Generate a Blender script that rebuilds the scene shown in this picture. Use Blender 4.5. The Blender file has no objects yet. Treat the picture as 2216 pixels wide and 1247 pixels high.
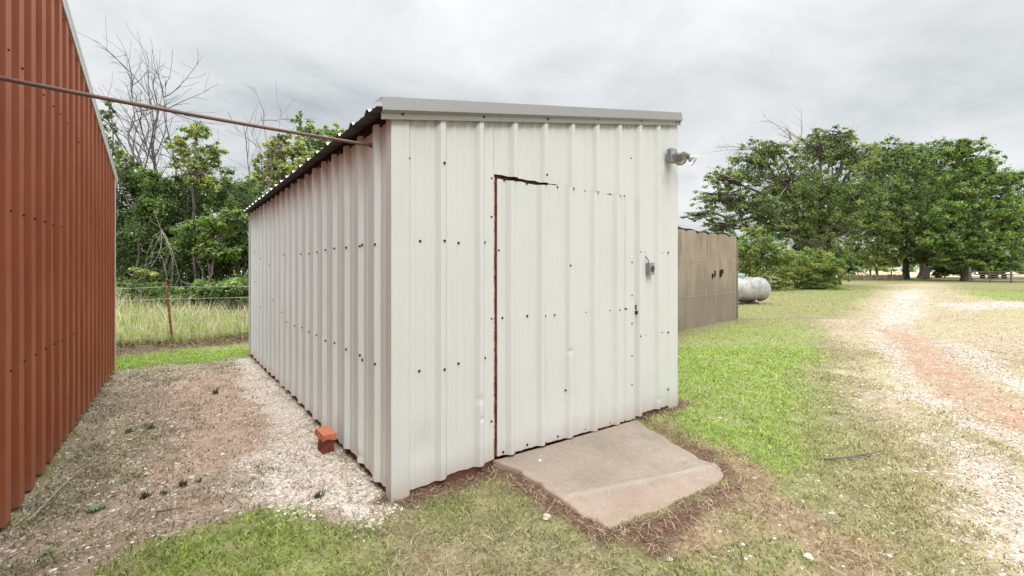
import bpy, math, random
import numpy as np
from mathutils import Vector
R = math.radians
rng = np.random.default_rng(7)
random.seed(7)
S = bpy.context.scene
C = S.collection

# ------------------------------------------------------------ camera, sky, sun, exposure
FPX, CX, HY, CAMZ = 950.0, 1108.0, 585.0, 1.41
cam = bpy.data.objects.new('camera', bpy.data.cameras.new('camera'))
C.objects.link(cam)
cam.location = (0, 0, CAMZ)
cam.rotation_euler = (R(90), 0, 0)
cam.data.sensor_width = 36
cam.data.lens = 36 * FPX / 2216
cam.data.shift_y = -(623.5 - HY) / 2216
cam.data.clip_start = 0.05
cam.data.clip_end = 3000
S.camera = cam

SUN_EL, SUN_AZ = 46.0, 160.0          # soft sun behind thin cloud, behind the camera and to its right
world = bpy.data.worlds.new('World'); S.world = world
world.use_nodes = True
wn, wl = world.node_tree.nodes, world.node_tree.links
wn.clear()
w_out = wn.new('ShaderNodeOutputWorld'); w_bg = wn.new('ShaderNodeBackground')
w_bg.inputs['Strength'].default_value = 0.1
w_sky = wn.new('ShaderNodeTexSky'); w_sky.sky_type = 'NISHITA'; w_sky.sun_disc = False
w_sky.sun_elevation = R(SUN_EL); w_sky.sun_rotation = R(SUN_AZ)
w_tc = wn.new('ShaderNodeTexCoord')
w_sep = wn.new('ShaderNodeSeparateXYZ'); wl.new(w_tc.outputs['Generated'], w_sep.inputs[0])
def wmath(op, a, b=None, clamp=False):
    n = wn.new('ShaderNodeMath'); n.operation = op; n.use_clamp = clamp
    for i, v in enumerate((a, b)):
        if v is None: continue
        if isinstance(v, (int, float)): n.inputs[i].default_value = v
        else: wl.new(v, n.inputs[i])
    return n.outputs[0]
zc = wmath('MAXIMUM', w_sep.outputs['Z'], 0.0)
den = wmath('ADD', zc, 0.22)
u_ = wmath('DIVIDE', w_sep.outputs['X'], den); v_ = wmath('DIVIDE', w_sep.outputs['Y'], den)
w_cmb = wn.new('ShaderNodeCombineXYZ'); wl.new(u_, w_cmb.inputs[0]); wl.new(v_, w_cmb.inputs[1])
def wnoise(scale, detail, off, dist=0.0, rough=0.5):
    m = wn.new('ShaderNodeMapping'); m.inputs['Location'].default_value = off
    wl.new(w_cmb.outputs[0], m.inputs[0])
    n = wn.new('ShaderNodeTexNoise'); n.inputs['Scale'].default_value = scale
    n.inputs['Detail'].default_value = detail; n.inputs['Distortion'].default_value = dist
    n.inputs['Roughness'].default_value = rough
    wl.new(m.outputs[0], n.inputs['Vector'])
    return n.outputs['Fac']
n1 = wnoise(0.62, 3, (3.1, 7.7, 0), 0.5)
n2 = wnoise(1.9, 8, (9.3, 1.2, 0), 0.5, 0.60)
cl = wmath('ADD', wmath('MULTIPLY', n1, 0.60), wmath('MULTIPLY', n2, 0.40))
ramp = wn.new('ShaderNodeValToRGB'); wl.new(cl, ramp.inputs[0])
e = ramp.color_ramp.elements
e[0].position = 0.36; e[0].color = (4.7, 5.05, 5.3, 1)
e[1].position = 0.62; e[1].color = (8.9, 9.05, 9.05, 1)
m_ = ramp.color_ramp.elements.new(0.47); m_.color = (6.7, 6.95, 7.05, 1)
# overcast sky brightens towards the zenith
zen = wmath('ADD', wmath('MULTIPLY', wmath('POWER', zc, 6.0), 6.5), 0.80)
w_mul = wn.new('ShaderNodeMix'); w_mul.data_type = 'RGBA'; w_mul.blend_type = 'MULTIPLY'
w_mul.inputs['Factor'].default_value = 1.0
wl.new(ramp.outputs[0], w_mul.inputs['A']); wl.new(zen, w_mul.inputs['B'])
w_mix = wn.new('ShaderNodeMix'); w_mix.data_type = 'RGBA'
w_mix.inputs['Factor'].default_value = 0.06
wl.new(w_mul.outputs['Result'], w_mix.inputs['A']); wl.new(w_sky.outputs[0], w_mix.inputs['B'])
wl.new(w_mix.outputs['Result'], w_bg.inputs['Color']); wl.new(w_bg.outputs[0], w_out.inputs[0])

sun = bpy.data.objects.new('sun', bpy.data.lights.new('sun', 'SUN')); C.objects.link(sun)
sun.data.energy = 1.5; sun.data.angle = R(30); sun.data.color = (1.0, 0.97, 0.92)
az = R(SUN_AZ)
sd = Vector((math.sin(az) * math.cos(R(SUN_EL)), math.cos(az) * math.cos(R(SUN_EL)), math.sin(R(SUN_EL))))
sun.rotation_euler = (-sd).to_track_quat('-Z', 'Y').to_euler()

S.view_settings.view_transform = 'Standard'; S.view_settings.look = 'None'
S.view_settings.exposure = 0.42; S.view_settings.gamma = 1.0
S.view_settings.use_curve_mapping = False

# ------------------------------------------------------------ survey helpers
def G(px, py, z=0.0):                       # surveyed ground point
    Y = (CAMZ - z) * FPX / (py - HY)
    return ((px - CX) / FPX * Y, Y)
def W(px, py, Y):                           # surveyed point at distance Y
    return np.array(((px - CX) / FPX * Y, Y, CAMZ + (HY - py) * Y / FPX))

O = np.array((-0.730, 2.679))               # shed's near corner
U = np.array((0.7889, 0.6145))              # along its front
V = np.array((-0.6145, 0.7889))             # along its long side
SW, SL = 3.095, 6.10                        # width, length
BO = np.array((-2.74, 2.37)); BV = np.array((-0.599, 0.8008)); BN = np.array((0.8008, 0.599))   # barn wall
BO = BO - BN * .045
BK = 4.80
WALLH, RISE = 2.338, 0.191

def to_front(px, py):                       # point on the front wall: (t, z)
    r = (px - CX) / FPX
    t = (r * O[1] - O[0]) / (U[0] - r * U[1]); Y = O[1] + U[1] * t
    return t, CAMZ + (HY - py) * Y / FPX
def to_side(px, py):
    r = (px - CX) / FPX
    s = (r * O[1] - O[0]) / (V[0] - r * V[1]); Y = O[1] + V[1] * s
    return s, CAMZ + (HY - py) * Y / FPX
def to_barn(px, py):
    r = (px - CX) / FPX
    k = (r * BO[1] - BO[0]) / (BV[0] - r * BV[1]); Y = BO[1] + BV[1] * k
    return k, CAMZ + (HY - py) * Y / FPX

# ------------------------------------------------------------ numpy noise
def _h(ix, iy, seed):
    n = (ix.astype(np.int64) * 374761393 + iy.astype(np.int64) * 668265263 + seed * 974634777) & 0xffffffff
    n = ((n ^ (n >> 13)) * 1274126177) & 0xffffffff
    return ((n ^ (n >> 16)) & 0xffff) / 65535.0
def vnoise(x, y, sc, seed=0):
    x = np.asarray(x, float) * sc + 1000; y = np.asarray(y, float) * sc + 1000
    ix = np.floor(x); iy = np.floor(y); fx = x - ix; fy = y - iy
    fx = fx * fx * (3 - 2 * fx); fy = fy * fy * (3 - 2 * fy)
    a = _h(ix, iy, seed); b = _h(ix + 1, iy, seed); c = _h(ix, iy + 1, seed); d = _h(ix + 1, iy + 1, seed)
    return (a * (1 - fx) + b * fx) * (1 - fy) + (c * (1 - fx) + d * fx) * fy
def fbm(x, y, sc, oct=4, seed=0):
    s = 0; a = 0.5; t = 0
    for i in range(oct):
        s = s + a * vnoise(x, y, sc * 2 ** i, seed + i * 17); t += a; a *= 0.55
    return s / t
def sstep(a, b, x):
    t = np.clip((x - a) / (b - a), 0, 1); return t * t * (3 - 2 * t)

# ------------------------------------------------------------ mesh helpers
def link(o, parent=None):
    C.objects.link(o)
    if parent is not None: o.parent = parent
    return o
def mesh_np(name, verts, faces, mat, parent=None, smooth=False, col=None, attrs=None, link_it=True):
    """verts (N,3), faces (M,k) array or list of tuples"""
    me = bpy.data.meshes.new(name)
    verts = np.asarray(verts, dtype=np.float32)
    if isinstance(faces, np.ndarray):
        k = faces.shape[1]; M = len(faces)
        me.vertices.add(len(verts)); me.vertices.foreach_set('co', verts.ravel())
        me.loops.add(M * k); me.loops.foreach_set('vertex_index', faces.astype(np.int32).ravel())
        me.polygons.add(M); me.polygons.foreach_set('loop_start', np.arange(0, M * k, k, dtype=np.int32))
        me.polygons.foreach_set('loop_total', np.full(M, k, dtype=np.int32))
        me.update(calc_edges=True)
    else:
        me.from_pydata([tuple(map(float, v)) for v in verts], [], faces)
    me.polygons.foreach_set('use_smooth', np.full(len(me.polygons), bool(smooth)))
    if col is not None:
        a = me.color_attributes.new('col', 'FLOAT_COLOR', 'POINT')
        c4 = np.ones((len(verts), 4), np.float32); c4[:, :3] = col
        a.data.foreach_set('color', c4.ravel())
    for nme, arr in (attrs or {}).items():
        a = me.attributes.new(nme, 'FLOAT', 'POINT'); a.data.foreach_set('value', np.asarray(arr, np.float32))
    if mat: me.materials.append(mat)
    o = bpy.data.objects.new(name, me)
    if link_it: link(o, parent)
    return o
def tag(o, label=None, cat=None, group=None, kind=None):
    if label: o['label'] = label
    if cat: o['category'] = cat
    if group: o['group'] = group
    if kind: o['kind'] = kind
    return o
def empty(name, loc, rz=0.0, **k):
    o = bpy.data.objects.new(name, None); link(o); o.location = loc; o.rotation_euler = (0, 0, rz)
    o.empty_display_size = 0.1
    return tag(o, **k)
class MB:
    def __init__(s): s.v = []; s.f = []
    def add(s, vs, fs):
        b = len(s.v); s.v += [tuple(map(float, v)) for v in vs]; s.f += [tuple(i + b for i in f) for f in fs]; return s
    def box(s, c, d, rz=0.0, ax=None):
        c = np.array(c, float); hx, hy, hz = np.array(d) / 2
        if ax is None: ax = (np.array((math.cos(rz), math.sin(rz), 0)), np.array((-math.sin(rz), math.cos(rz), 0)), np.array((0, 0, 1.)))
        vs = [c + ax[0] * hx * i + ax[1] * hy * j + ax[2] * hz * k for i in (-1, 1) for j in (-1, 1) for k in (-1, 1)]
        return s.add(vs, [(0, 1, 3, 2), (4, 6, 7, 5), (0, 4, 5, 1), (2, 3, 7, 6), (0, 2, 6, 4), (1, 5, 7, 3)])
    def tube(s, pts, rad, n=8, cap=True):
        pts = [np.array(p, float) for p in pts]; rad = rad if hasattr(rad, '__len__') else [rad] * len(pts)
        d0 = pts[-1] - pts[0]; up = np.array((0, 0, 1.)) if abs(d0[2]) < 0.8 * np.linalg.norm(d0) else np.array((1., 0, 0))
        vs = []
        for i, p in enumerate(pts):
            d = pts[min(i + 1, len(pts) - 1)] - pts[max(i - 1, 0)]; d = d / (np.linalg.norm(d) + 1e-9)
            a = np.cross(d, up); a /= np.linalg.norm(a) + 1e-9; b = np.cross(d, a)
            for k in range(n):
                t = 2 * math.pi * k / n; vs.append(p + (a * math.cos(t) + b * math.sin(t)) * rad[i])
        fs = [(i * n + k, i * n + (k + 1) % n, (i + 1) * n + (k + 1) % n, (i + 1) * n + k) for i in range(len(pts) - 1) for k in range(n)]
        if cap: fs += [tuple(range(n))[::-1], tuple(range((len(pts) - 1) * n, len(pts) * n))]
        return s.add(vs, fs)
    def lathe(s, c, axis, prof, n=20):          # prof: (distance along axis, radius)
        axis = np.array(axis, float); axis /= np.linalg.norm(axis)
        t0 = np.array((0, 0, 1.)) if abs(axis[2]) < .9 else np.array((1., 0, 0))
        a = np.cross(axis, t0); a /= np.linalg.norm(a); b = np.cross(axis, a); c = np.array(c, float)
        vs = [c + axis * h + (a * math.cos(2 * math.pi * k / n) + b * math.sin(2 * math.pi * k / n)) * r for h, r in prof for k in range(n)]
        fs = [(i * n + k, i * n + (k + 1) % n, (i + 1) * n + (k + 1) % n, (i + 1) * n + k) for i in range(len(prof) - 1) for k in range(n)]
        return s.add(vs, fs)
    def extrude(s, poly, axis_u, axis_v, o0, o1):   # 2-D outline swept from o0 to o1
        au = np.array(axis_u, float); av = np.array(axis_v, float); n = len(poly)
        vs = [np.array(o0) + au * p[0] + av * p[1] for p in poly] + [np.array(o1) + au * p[0] + av * p[1] for p in poly]
        fs = [(k, (k + 1) % n, n + (k + 1) % n, n + k) for k in range(n)] + [tuple(range(n))[::-1], tuple(range(n, 2 * n))]
        return s.add(vs, fs)
    def build(s, name, mat, parent=None, smooth=False, bevel=0):
        me = bpy.data.meshes.new(name); me.from_pydata(s.v, [], s.f); me.update()
        import bmesh
        bm = bmesh.new(); bm.from_mesh(me); bmesh.ops.recalc_face_normals(bm, faces=bm.faces); bm.to_mesh(me); bm.free()
        if smooth: me.polygons.foreach_set('use_smooth', [True] * len(me.polygons))
        me.materials.append(mat)
        o = bpy.data.objects.new(name, me); link(o, parent)
        if bevel:
            m = o.modifiers.new('bevel', 'BEVEL'); m.width = bevel; m.segments = 2; m.limit_method = 'ANGLE'; m.angle_limit = R(40)
        return o
def v3(p, z): return np.array((p[0], p[1], z))

# ------------------------------------------------------------ materials
class MT:
    def __init__(s, name, rough=0.6, spec=0.3, metal=0.0):
        s.m = bpy.data.materials.new(name); s.m.use_nodes = True
        s.n, s.l = s.m.node_tree.nodes, s.m.node_tree.links
        s.b = s.n['Principled BSDF']; s.b.inputs['Roughness'].default_value = rough
        s.b.inputs['Specular IOR Level'].default_value = spec; s.b.inputs['Metallic'].default_value = metal
        s.tc = s.n.new('ShaderNodeTexCoord'); s.geo = s.n.new('ShaderNodeNewGeometry')
    def map(s, scale, src=None):
        m = s.n.new('ShaderNodeMapping'); m.inputs['Scale'].default_value = scale
        s.l.new(src or s.geo.outputs['Position'], m.inputs[0]); return m.outputs[0]
    def noise(s, scale, detail=4, vec=None, rough=0.55, dist=0):
        n = s.n.new('ShaderNodeTexNoise'); n.inputs['Scale'].default_value = scale; n.inputs['Detail'].default_value = detail
        n.inputs['Roughness'].default_value = rough; n.inputs['Distortion'].default_value = dist
        s.l.new(vec or s.geo.outputs['Position'], n.inputs['Vector']); return n.outputs['Fac']
    def voro(s, scale, vec=None, feature='F1', out='Distance', rand=1.0):
        n = s.n.new('ShaderNodeTexVoronoi'); n.inputs['Scale'].default_value = scale; n.feature = feature
        n.inputs['Randomness'].default_value = rand
        s.l.new(vec or s.geo.outputs['Position'], n.inputs['Vector']); return n.outputs[out]
    def math(s, op, a, b=None, clamp=False):
        n = s.n.new('ShaderNodeMath'); n.operation = op; n.use_clamp = clamp
        for i, v in enumerate((a, b)):
            if v is None: continue
            if isinstance(v, (int, float)): n.inputs[i].default_value = v
            else: s.l.new(v, n.inputs[i])
        return n.outputs[0]
    def ramp(s, fac, a, b, c0=(0, 0, 0), c1=(1, 1, 1)):
        n = s.n.new('ShaderNodeValToRGB'); s.l.new(fac, n.inputs[0]); e = n.color_ramp.elements
        e[0].position = a; e[1].position = b; e[0].color = (*c0, 1); e[1].color = (*c1, 1); return n.outputs[0]
    def mix(s, fac, a, b, mode='MIX'):
        n = s.n.new('ShaderNodeMix'); n.data_type = 'RGBA'; n.blend_type = mode
        if isinstance(fac, (int, float)): n.inputs['Factor'].default_value = fac
        else: s.l.new(fac, n.inputs['Factor'])
        for k, v in (('A', a), ('B', b)):
            if isinstance(v, tuple): n.inputs[k].default_value = (*v, 1)
            else: s.l.new(v, n.inputs[k])
        return n.outputs['Result']
    def attr(s, name, out='Color'):
        n = s.n.new('ShaderNodeAttribute'); n.attribute_name = name; return n.outputs[out]
    def color(s, c):
        if isinstance(c, tuple): s.b.inputs['Base Color'].default_value = (*c, 1)
        else: s.l.new(c, s.b.inputs['Base Color'])
        return s
    def rough(s, f): s.l.new(f, s.b.inputs['Roughness']); return s
    def bump(s, h, strength=0.3, dist=0.01):
        n = s.n.new('ShaderNodeBump'); n.inputs['Strength'].default_value = strength; n.inputs['Distance'].default_value = dist
        s.l.new(h, n.inputs['Height']); s.l.new(n.outputs[0], s.b.inputs['Normal']); return s
    def z(s):
        n = s.n.new('ShaderNodeSeparateXYZ'); s.l.new(s.geo.outputs['Position'], n.inputs[0]); return n.outputs['Z']

def painted_metal(name, base, tint2, stain, top_stain=0.0, low=0.10):
    m = MT(name, 0.42, 0.4)
    mott = m.noise(2.2, 5); fine = m.noise(90, 3)
    c = m.mix(m.ramp(mott, 0.35, 0.68), base, tint2)
    streak = m.noise(1.0, 4, m.map((22, 22, 0.9)), 0.6)
    c = m.mix(m.math('MULTIPLY', m.ramp(streak, 0.52, 0.78), 0.22), c, tuple(x * 0.72 for x in base))
    c = m.mix(m.math('MULTIPLY', m.ramp(fine, 0.35, 0.75), 0.10), c, tuple(x * 0.8 for x in base))
    zz = m.z()
    # splashed earth along the foot
    wob = m.math('MULTIPLY', m.noise(9, 4), 0.22)
    foot = m.math('SUBTRACT', 1.0, m.math('DIVIDE', zz, m.math('ADD', wob, low)), True)
    c = m.mix(m.math('MULTIPLY', m.math('POWER', foot, 1.3, True), 0.6), c, stain)
    if top_stain:
        tops = m.math('DIVIDE', m.math('SUBTRACT', zz, m.math('ADD', 1.75, m.math('MULTIPLY', streak, 0.45))), 0.5, True)
        c = m.mix(m.math('MULTIPLY', m.math('MULTIPLY', tops, m.ramp(m.noise(1.0, 3, m.map((9, 9, 0.5))), 0.30, 0.55)), top_stain), c, (0.40, 0.20, 0.11))
    # small chips and scuffs
    sc = m.ramp(m.noise(26, 6, m.map((1, 1, .55)), 0.7), 0.70, 0.74)
    c = m.mix(m.math('MULTIPLY', sc, 0.18), c, (0.33, 0.29, 0.24))
    m.color(c); m.rough(m.ramp(mott, 0.2, 0.8, (0.36,) * 3, (0.52,) * 3)); m.bump(m.noise(3.5, 3), 0.10, 0.02)
    return m.m
M = {}
M['white'] = painted_metal('white_panel_paint', (0.585, 0.60, 0.585), (0.61, 0.61, 0.60), (0.36, 0.27, 0.20))
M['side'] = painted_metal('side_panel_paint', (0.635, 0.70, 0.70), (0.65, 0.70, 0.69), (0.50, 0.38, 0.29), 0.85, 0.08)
M['trim'] = painted_metal('trim_paint', (0.59, 0.60, 0.585), (0.61, 0.61, 0.60), (0.40, 0.30, 0.22))
m = MT('galvanised_trim', 0.38, 0.5, 0.25); c = m.mix(m.noise(60, 4), (0.25, 0.245, 0.24), (0.31, 0.305, 0.30))
sp = m.ramp(m.noise(45, 3, None, 0.7), 0.70, 0.74); c = m.mix(sp, c, (0.8, 0.8, 0.8)); m.color(c); M['galv'] = m.m
m = MT('roof_metal', 0.45, 0.5, 0.3); m.color(m.mix(m.noise(7, 4), (0.50, 0.50, 0.50), (0.64, 0.64, 0.63))); M['roof'] = m.m
# barn: rust-coloured baked paint, a little redder and glossier towards the splash line
m = MT('barn_red_paint', 0.5, 0.22); mo = m.noise(1.6, 5)
c = m.mix(m.ramp(mo, 0.35, 0.7), (0.29, 0.073, 0.030), (0.36, 0.108, 0.050))
st = m.noise(1.0, 4, m.map((26, 26, 0.7)), 0.6); c = m.mix(m.math('MULTIPLY', m.ramp(st, .5, .75), .35), c, (0.22, 0.055, 0.028))
ft = m.math('SUBTRACT', 1.0, m.math('DIVIDE', m.z(), m.math('ADD', m.math('MULTIPLY', m.noise(8, 4), 0.35), 0.08)), True)
c = m.mix(m.math('MULTIPLY', ft, 0.4), c, (0.36, 0.19, 0.13))
c = m.mix(m.math('MULTIPLY', m.noise(130, 2), 0.25), c, (0.45, 0.18, 0.10)); m.color(c); m.bump(m.noise(4, 3), 0.12, 0.02); M['barn'] = m.m
m = MT('rust', 0.85, 0.2); n_ = m.noise(28, 6, None, 0.7)
m.color(m.mix(m.ramp(n_, 0.35, 0.65), (0.085, 0.028, 0.018), (0.36, 0.135, 0.065))); m.bump(n_, 0.5, 0.004); M['rust'] = m.m
m = MT('rusty_jamb', 0.8, 0.2); n_ = m.noise(9, 6, m.map((3, 3, 1)), 0.7)
c = m.mix(m.ramp(n_, 0.42, 0.55), (0.30, 0.085, 0.04), (0.62, 0.50, 0.42)); c = m.mix(m.ramp(m.noise(40, 4), .5, .62), c, (0.12, 0.03, 0.02)); m.color(c); M['jamb'] = m.m
m = MT('old_pipe', 0.6, 0.35, 0.2); n_ = m.noise(16, 5, None, 0.65)
m.color(m.mix(m.ramp(n_, 0.40, 0.62), (0.13, 0.11, 0.105), (0.20, 0.095, 0.07))); m.bump(n_, 0.4, 0.003); M['pipe'] = m.m
def flat(name, col, rough=0.6, spec=0.3, metal=0.0, var=0.25, sc=30):
    m = MT(name, rough, spec, metal); m.color(m.mix(m.noise(sc, 4), tuple(x * (1 - var) for x in col), tuple(min(1, x * (1 + var)) for x in col))); return m.m
M['black'] = flat('black_rubber', (0.018, 0.017, 0.02), 0.7)
M['under'] = flat('primer_grey_underside', (0.11, 0.10, 0.11), 0.6, .3, 0, .2)
M['dark'] = flat('dark_interior', (0.03, 0.02, 0.018), 0.9)
M['clay'] = flat('red_clay_foot', (0.13, 0.060, 0.036), 0.95, 0.1, 0, 0.4, 40)
M['dark_rust'] = flat('dark_rusty_steel', (0.07, 0.03, 0.024), 0.9, .1, 0, .5, 30)
M['grey_box'] = flat('grey_box_paint', (0.22, 0.235, 0.245), 0.5, 0.4, 0.2, 0.08)
M['grey_cap'] = flat('grey_cap_metal', (0.34, 0.345, 0.34), 0.45, 0.5, 0.4, 0.1)
M['socket'] = flat('dark_grey_socket', (0.10, 0.105, 0.10), 0.5)
M['concrete'] = None
m = MT('lamp_glass', 0.05, 0.5); m.b.inputs['Transmission Weight'].default_value = 0.85; m.b.inputs['Roughness'].default_value = 0.08
m.color((0.85, 0.85, 0.84)); M['glass'] = m.m
m = MT('reflector', 0.2, 0.5, 0.8); m.color((0.62, 0.60, 0.57)); M['reflector'] = m.m
# brick
m = MT('orange_brick', 0.85, 0.2); n_ = m.noise(35, 6, None, .7)
c = m.mix(m.ramp(n_, 0.35, 0.7), (0.42, 0.12, 0.065), (0.60, 0.25, 0.15)); c = m.mix(m.ramp(m.noise(120, 3), .6, .7), c, (0.22, .07, .05)); m.color(c); m.bump(n_, .5, .004); M['brick1'] = m.m
m = MT('dark_red_brick', 0.9, 0.2); n_ = m.noise(40, 6, None, .7)
m.color(m.mix(m.ramp(n_, 0.35, 0.7), (0.13, 0.032, 0.025), (0.27, 0.075, 0.05))); m.bump(n_, .6, .005); M['brick2'] = m.m
# concrete
m = MT('old_concrete', 0.9, 0.2)
c = m.mix(m.ramp(m.noise(2.2, 5), .35, .7), (0.25, 0.205, 0.165), (0.33, 0.275, 0.225))
c = m.mix(m.math('MULTIPLY', m.ramp(m.noise(55, 5, None, .7), .4, .7), .5), c, (0.29, .225, .18))
vr = m.voro(75, out='Color'); vs_ = m.n.new('ShaderNodeSeparateXYZ'); m.l.new(vr, vs_.inputs[0])
chip = m.math('MULTIPLY', m.math('GREATER_THAN', vs_.outputs[0], 0.86), m.math('LESS_THAN', m.voro(75), 0.42))
c = m.mix(m.math('MULTIPLY', chip, .5), c, (0.50, 0.44, 0.38))
pit = m.math('MULTIPLY', m.math('LESS_THAN', vs_.outputs[1], 0.10), m.math('LESS_THAN', m.voro(75), 0.3)); c = m.mix(m.math('MULTIPLY', pit, .7), c, (0.09, .06, .05))
c = m.mix(m.math('MULTIPLY', m.ramp(m.noise(5, 6, None, .65), .5, .68), .45), c, (0.20, .165, .13))
c = m.mix(m.math('MULTIPLY', m.attr('edge', 'Fac'), .6), c, (0.38, 0.26, 0.19))
c = m.mix(m.math('MULTIPLY', m.attr('ridge_highlight', 'Fac'), .38), c, (0.42, 0.365, 0.31))  # crease highlight put into the colour, as a paler worn line along the ridge
m.color(c); m.bump(m.noise(70, 5, None, .7), .8, .008); M['concrete'] = m.m
# ground
m = MT('ground_soil', 0.95, 0.08)
base = m.attr('col'); gr = m.attr('gravel', 'Fac')
n_a = m.noise(38, 5, None, 0.7); n_b = m.noise(7, 4)
c = m.mix(0.55, base, m.mix(1.0, base, m.ramp(n_a, .3, .72, (.45,) * 3, (1.55,) * 3), 'MULTIPLY'))
c = m.mix(1.0, c, m.ramp(n_b, .3, .7, (.78,) * 3, (1.22,) * 3), 'MULTIPLY')
wv = m.mix(0.012, m.geo.outputs['Position'], m.n.new('ShaderNodeTexNoise').outputs['Color'])
def chips(c, scale, lo, col_a, col_b, hs):
    vc = m.voro(scale, out='Color'); vd = m.voro(scale)
    s_ = m.n.new('ShaderNodeSeparateXYZ'); m.l.new(vc, s_.inputs[0])
    on = m.math('LESS_THAN', s_.outputs[0], gr)
    shape = m.math('LESS_THAN', vd, m.math('ADD', 0.30, m.math('MULTIPLY', s_.outputs[1], 0.25)))
    f = m.math('MULTIPLY', on, shape)
    hs.append(m.math('MULTIPLY', f, m.math('SUBTRACT', 0.6, vd)))
    return m.mix(f, c, m.mix(s_.outputs[2], col_a, col_b))
hs = []
c = chips(c, 55, 0, (0.40, 0.30, 0.22), (0.74, 0.70, 0.64), hs)
c = chips(c, 31, 0, (0.36, 0.30, 0.24), (0.80, 0.77, 0.72), hs)
m.color(c)
hh = m.math('ADD', m.math('MULTIPLY', n_a, 0.5), m.math('ADD', hs[0], hs[1])); m.bump(hh, 0.8, 0.02)
M['ground'] = m.m
def attr_mat(name, rough=0.8, trans=0.0, spec=0.15, var=0.12, sc=8):
    m = MT(name, rough, spec); c = m.attr('col')
    c = m.mix(1.0, c, m.ramp(m.noise(sc, 3), .3, .7, (1 - var,) * 3, (1 + var,) * 3), 'MULTIPLY'); m.color(c)
    if trans:
        t = m.n.new('ShaderNodeBsdfTranslucent'); m.l.new(c, t.inputs[0]); mx = m.n.new('ShaderNodeMixShader'); mx.inputs[0].default_value = trans
        m.l.new(m.b.outputs[0], mx.inputs[1]); m.l.new(t.outputs[0], mx.inputs[2]); m.l.new(mx.outputs[0], m.n['Material Output'].inputs[0])
    return m.m
M['leaf'] = attr_mat('leaves', 0.5, 0.45, 0.25, 0.2, 1.3)
M['blade'] = attr_mat('grass_blades', 0.6, 0.45, 0.2)
M['stone'] = attr_mat('limestone_chips', 0.9, 0, 0.2, 0.15, 60)
m = MT('bark', 0.95, 0.1); n_ = m.noise(1.0, 6, m.map((14, 14, 3)), .7); m.color(m.mix(m.ramp(n_, .35, .68), (0.045, 0.036, 0.03), (0.19, 0.165, 0.145))); m.bump(n_, .8, .03); M['bark'] = m.m
m = MT('dead_wood', 0.9, 0.1); n_ = m.noise(6, 4); m.color(m.mix(n_, (0.07, 0.062, 0.058), (0.19, 0.17, 0.155))); M['dead'] = m.m
m = MT('pale_dead_wood', 0.9, 0.1); n_ = m.noise(12, 4); m.color(m.mix(n_, (0.22, 0.20, 0.18), (0.42, 0.38, 0.34))); M['pale_dead'] = m.m
# tan corrugated wall
m = MT('weathered_tan_sheet', 0.9, 0.15)
c = m.mix(m.ramp(m.noise(1.3, 5), .35, .68), (0.27, 0.228, 0.178), (0.34, 0.295, 0.235))
c = m.mix(m.math('MULTIPLY', m.ramp(m.noise(1.0, 5, m.map((9, 9, 1.2)), .65), .48, .75), .55), c, (0.14, 0.12, 0.098))
c = m.mix(m.ramp(m.noise(160, 2), .35, .7), c, m.mix(1.0, c, (1.25, 1.2, 1.15), 'MULTIPLY'))
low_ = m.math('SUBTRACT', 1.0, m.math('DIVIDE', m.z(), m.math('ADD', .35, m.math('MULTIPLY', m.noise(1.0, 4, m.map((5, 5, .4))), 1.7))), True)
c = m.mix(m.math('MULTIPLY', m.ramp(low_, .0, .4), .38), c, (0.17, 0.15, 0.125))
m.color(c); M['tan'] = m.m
m = MT('tank_paint', 0.55, 0.35)
c = m.mix(m.ramp(m.noise(2.6, 7, None, .65), .40, .60), (0.42, 0.41, 0.395), (0.24, 0.235, 0.23))
c = m.mix(m.math('MULTIPLY', m.ramp(m.noise(1.0, 5, m.map((6, 6, 2)), .7), .50, .68), .7), c, (0.24, 0.21, 0.20))
c = m.mix(m.math('SUBTRACT', 1.0, m.math('DIVIDE', m.math('SUBTRACT', m.z(), .12), m.math('MULTIPLY', m.noise(5, 4), .35)), True), c, (0.17, 0.07, 0.045))
m.color(c); M['tank'] = m.m
M['teal'] = flat('teal_dome_paint', (0.16, 0.33, 0.34), 0.5, .4, 0, .1)
M['grey_wood'] = flat('grey_fence_wood', (0.20, 0.185, 0.165), 0.9, .1, 0, .35, 9)
M['wire'] = flat('galvanised_wire', (0.36, 0.34, 0.32), 0.5, .4, .5, .2)
M['dull_white'] = flat('dull_white', (0.6, 0.6, 0.58), 0.6)
M['trailer'] = flat('dark_trailer_steel', (0.03, 0.03, 0.033), 0.6)

# ------------------------------------------------------------ the ground's zones
def poly(*pp): return np.array([G(*p) for p in pp])
def inside(P, x, y, w, ns=0.0, nsc=3.0, seed=0):
    """soft membership in polygon P: 1 well inside, 0 outside, edge width w, ragged by noise ns"""
    x = np.asarray(x, float); y = np.asarray(y, float)
    d = np.full(x.shape, 1e9); ins = np.zeros(x.shape, bool); n = len(P)
    for i in range(n):
        ax, ay = P[i]; bx, by = P[(i + 1) % n]; ex, ey = bx - ax, by - ay
        t = np.clip(((x - ax) * ex + (y - ay) * ey) / (ex * ex + ey * ey + 1e-12), 0, 1)
        d = np.minimum(d, np.hypot(x - ax - t * ex, y - ay - t * ey))
        c = ((ay > y) != (by > y)) & (x < (bx - ax) * (y - ay) / ((by - ay) if by != ay else 1e-12) + ax)
        ins ^= c
    sd = np.where(ins, d, -d)
    if ns: sd = sd + (fbm(x, y, nsc, 4, seed) - 0.5) * 2 * ns
    return sstep(-w, w, sd)
Z_ALLEY = poly((236, 800), (400, 781), (545, 768), (640, 850), (720, 950), (835, 1075), (800, 1112), (560, 1110), (430, 1135), (260, 1200), (140, 1300), (-300, 1400), (-300, 1150), (10, 1150))
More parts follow.
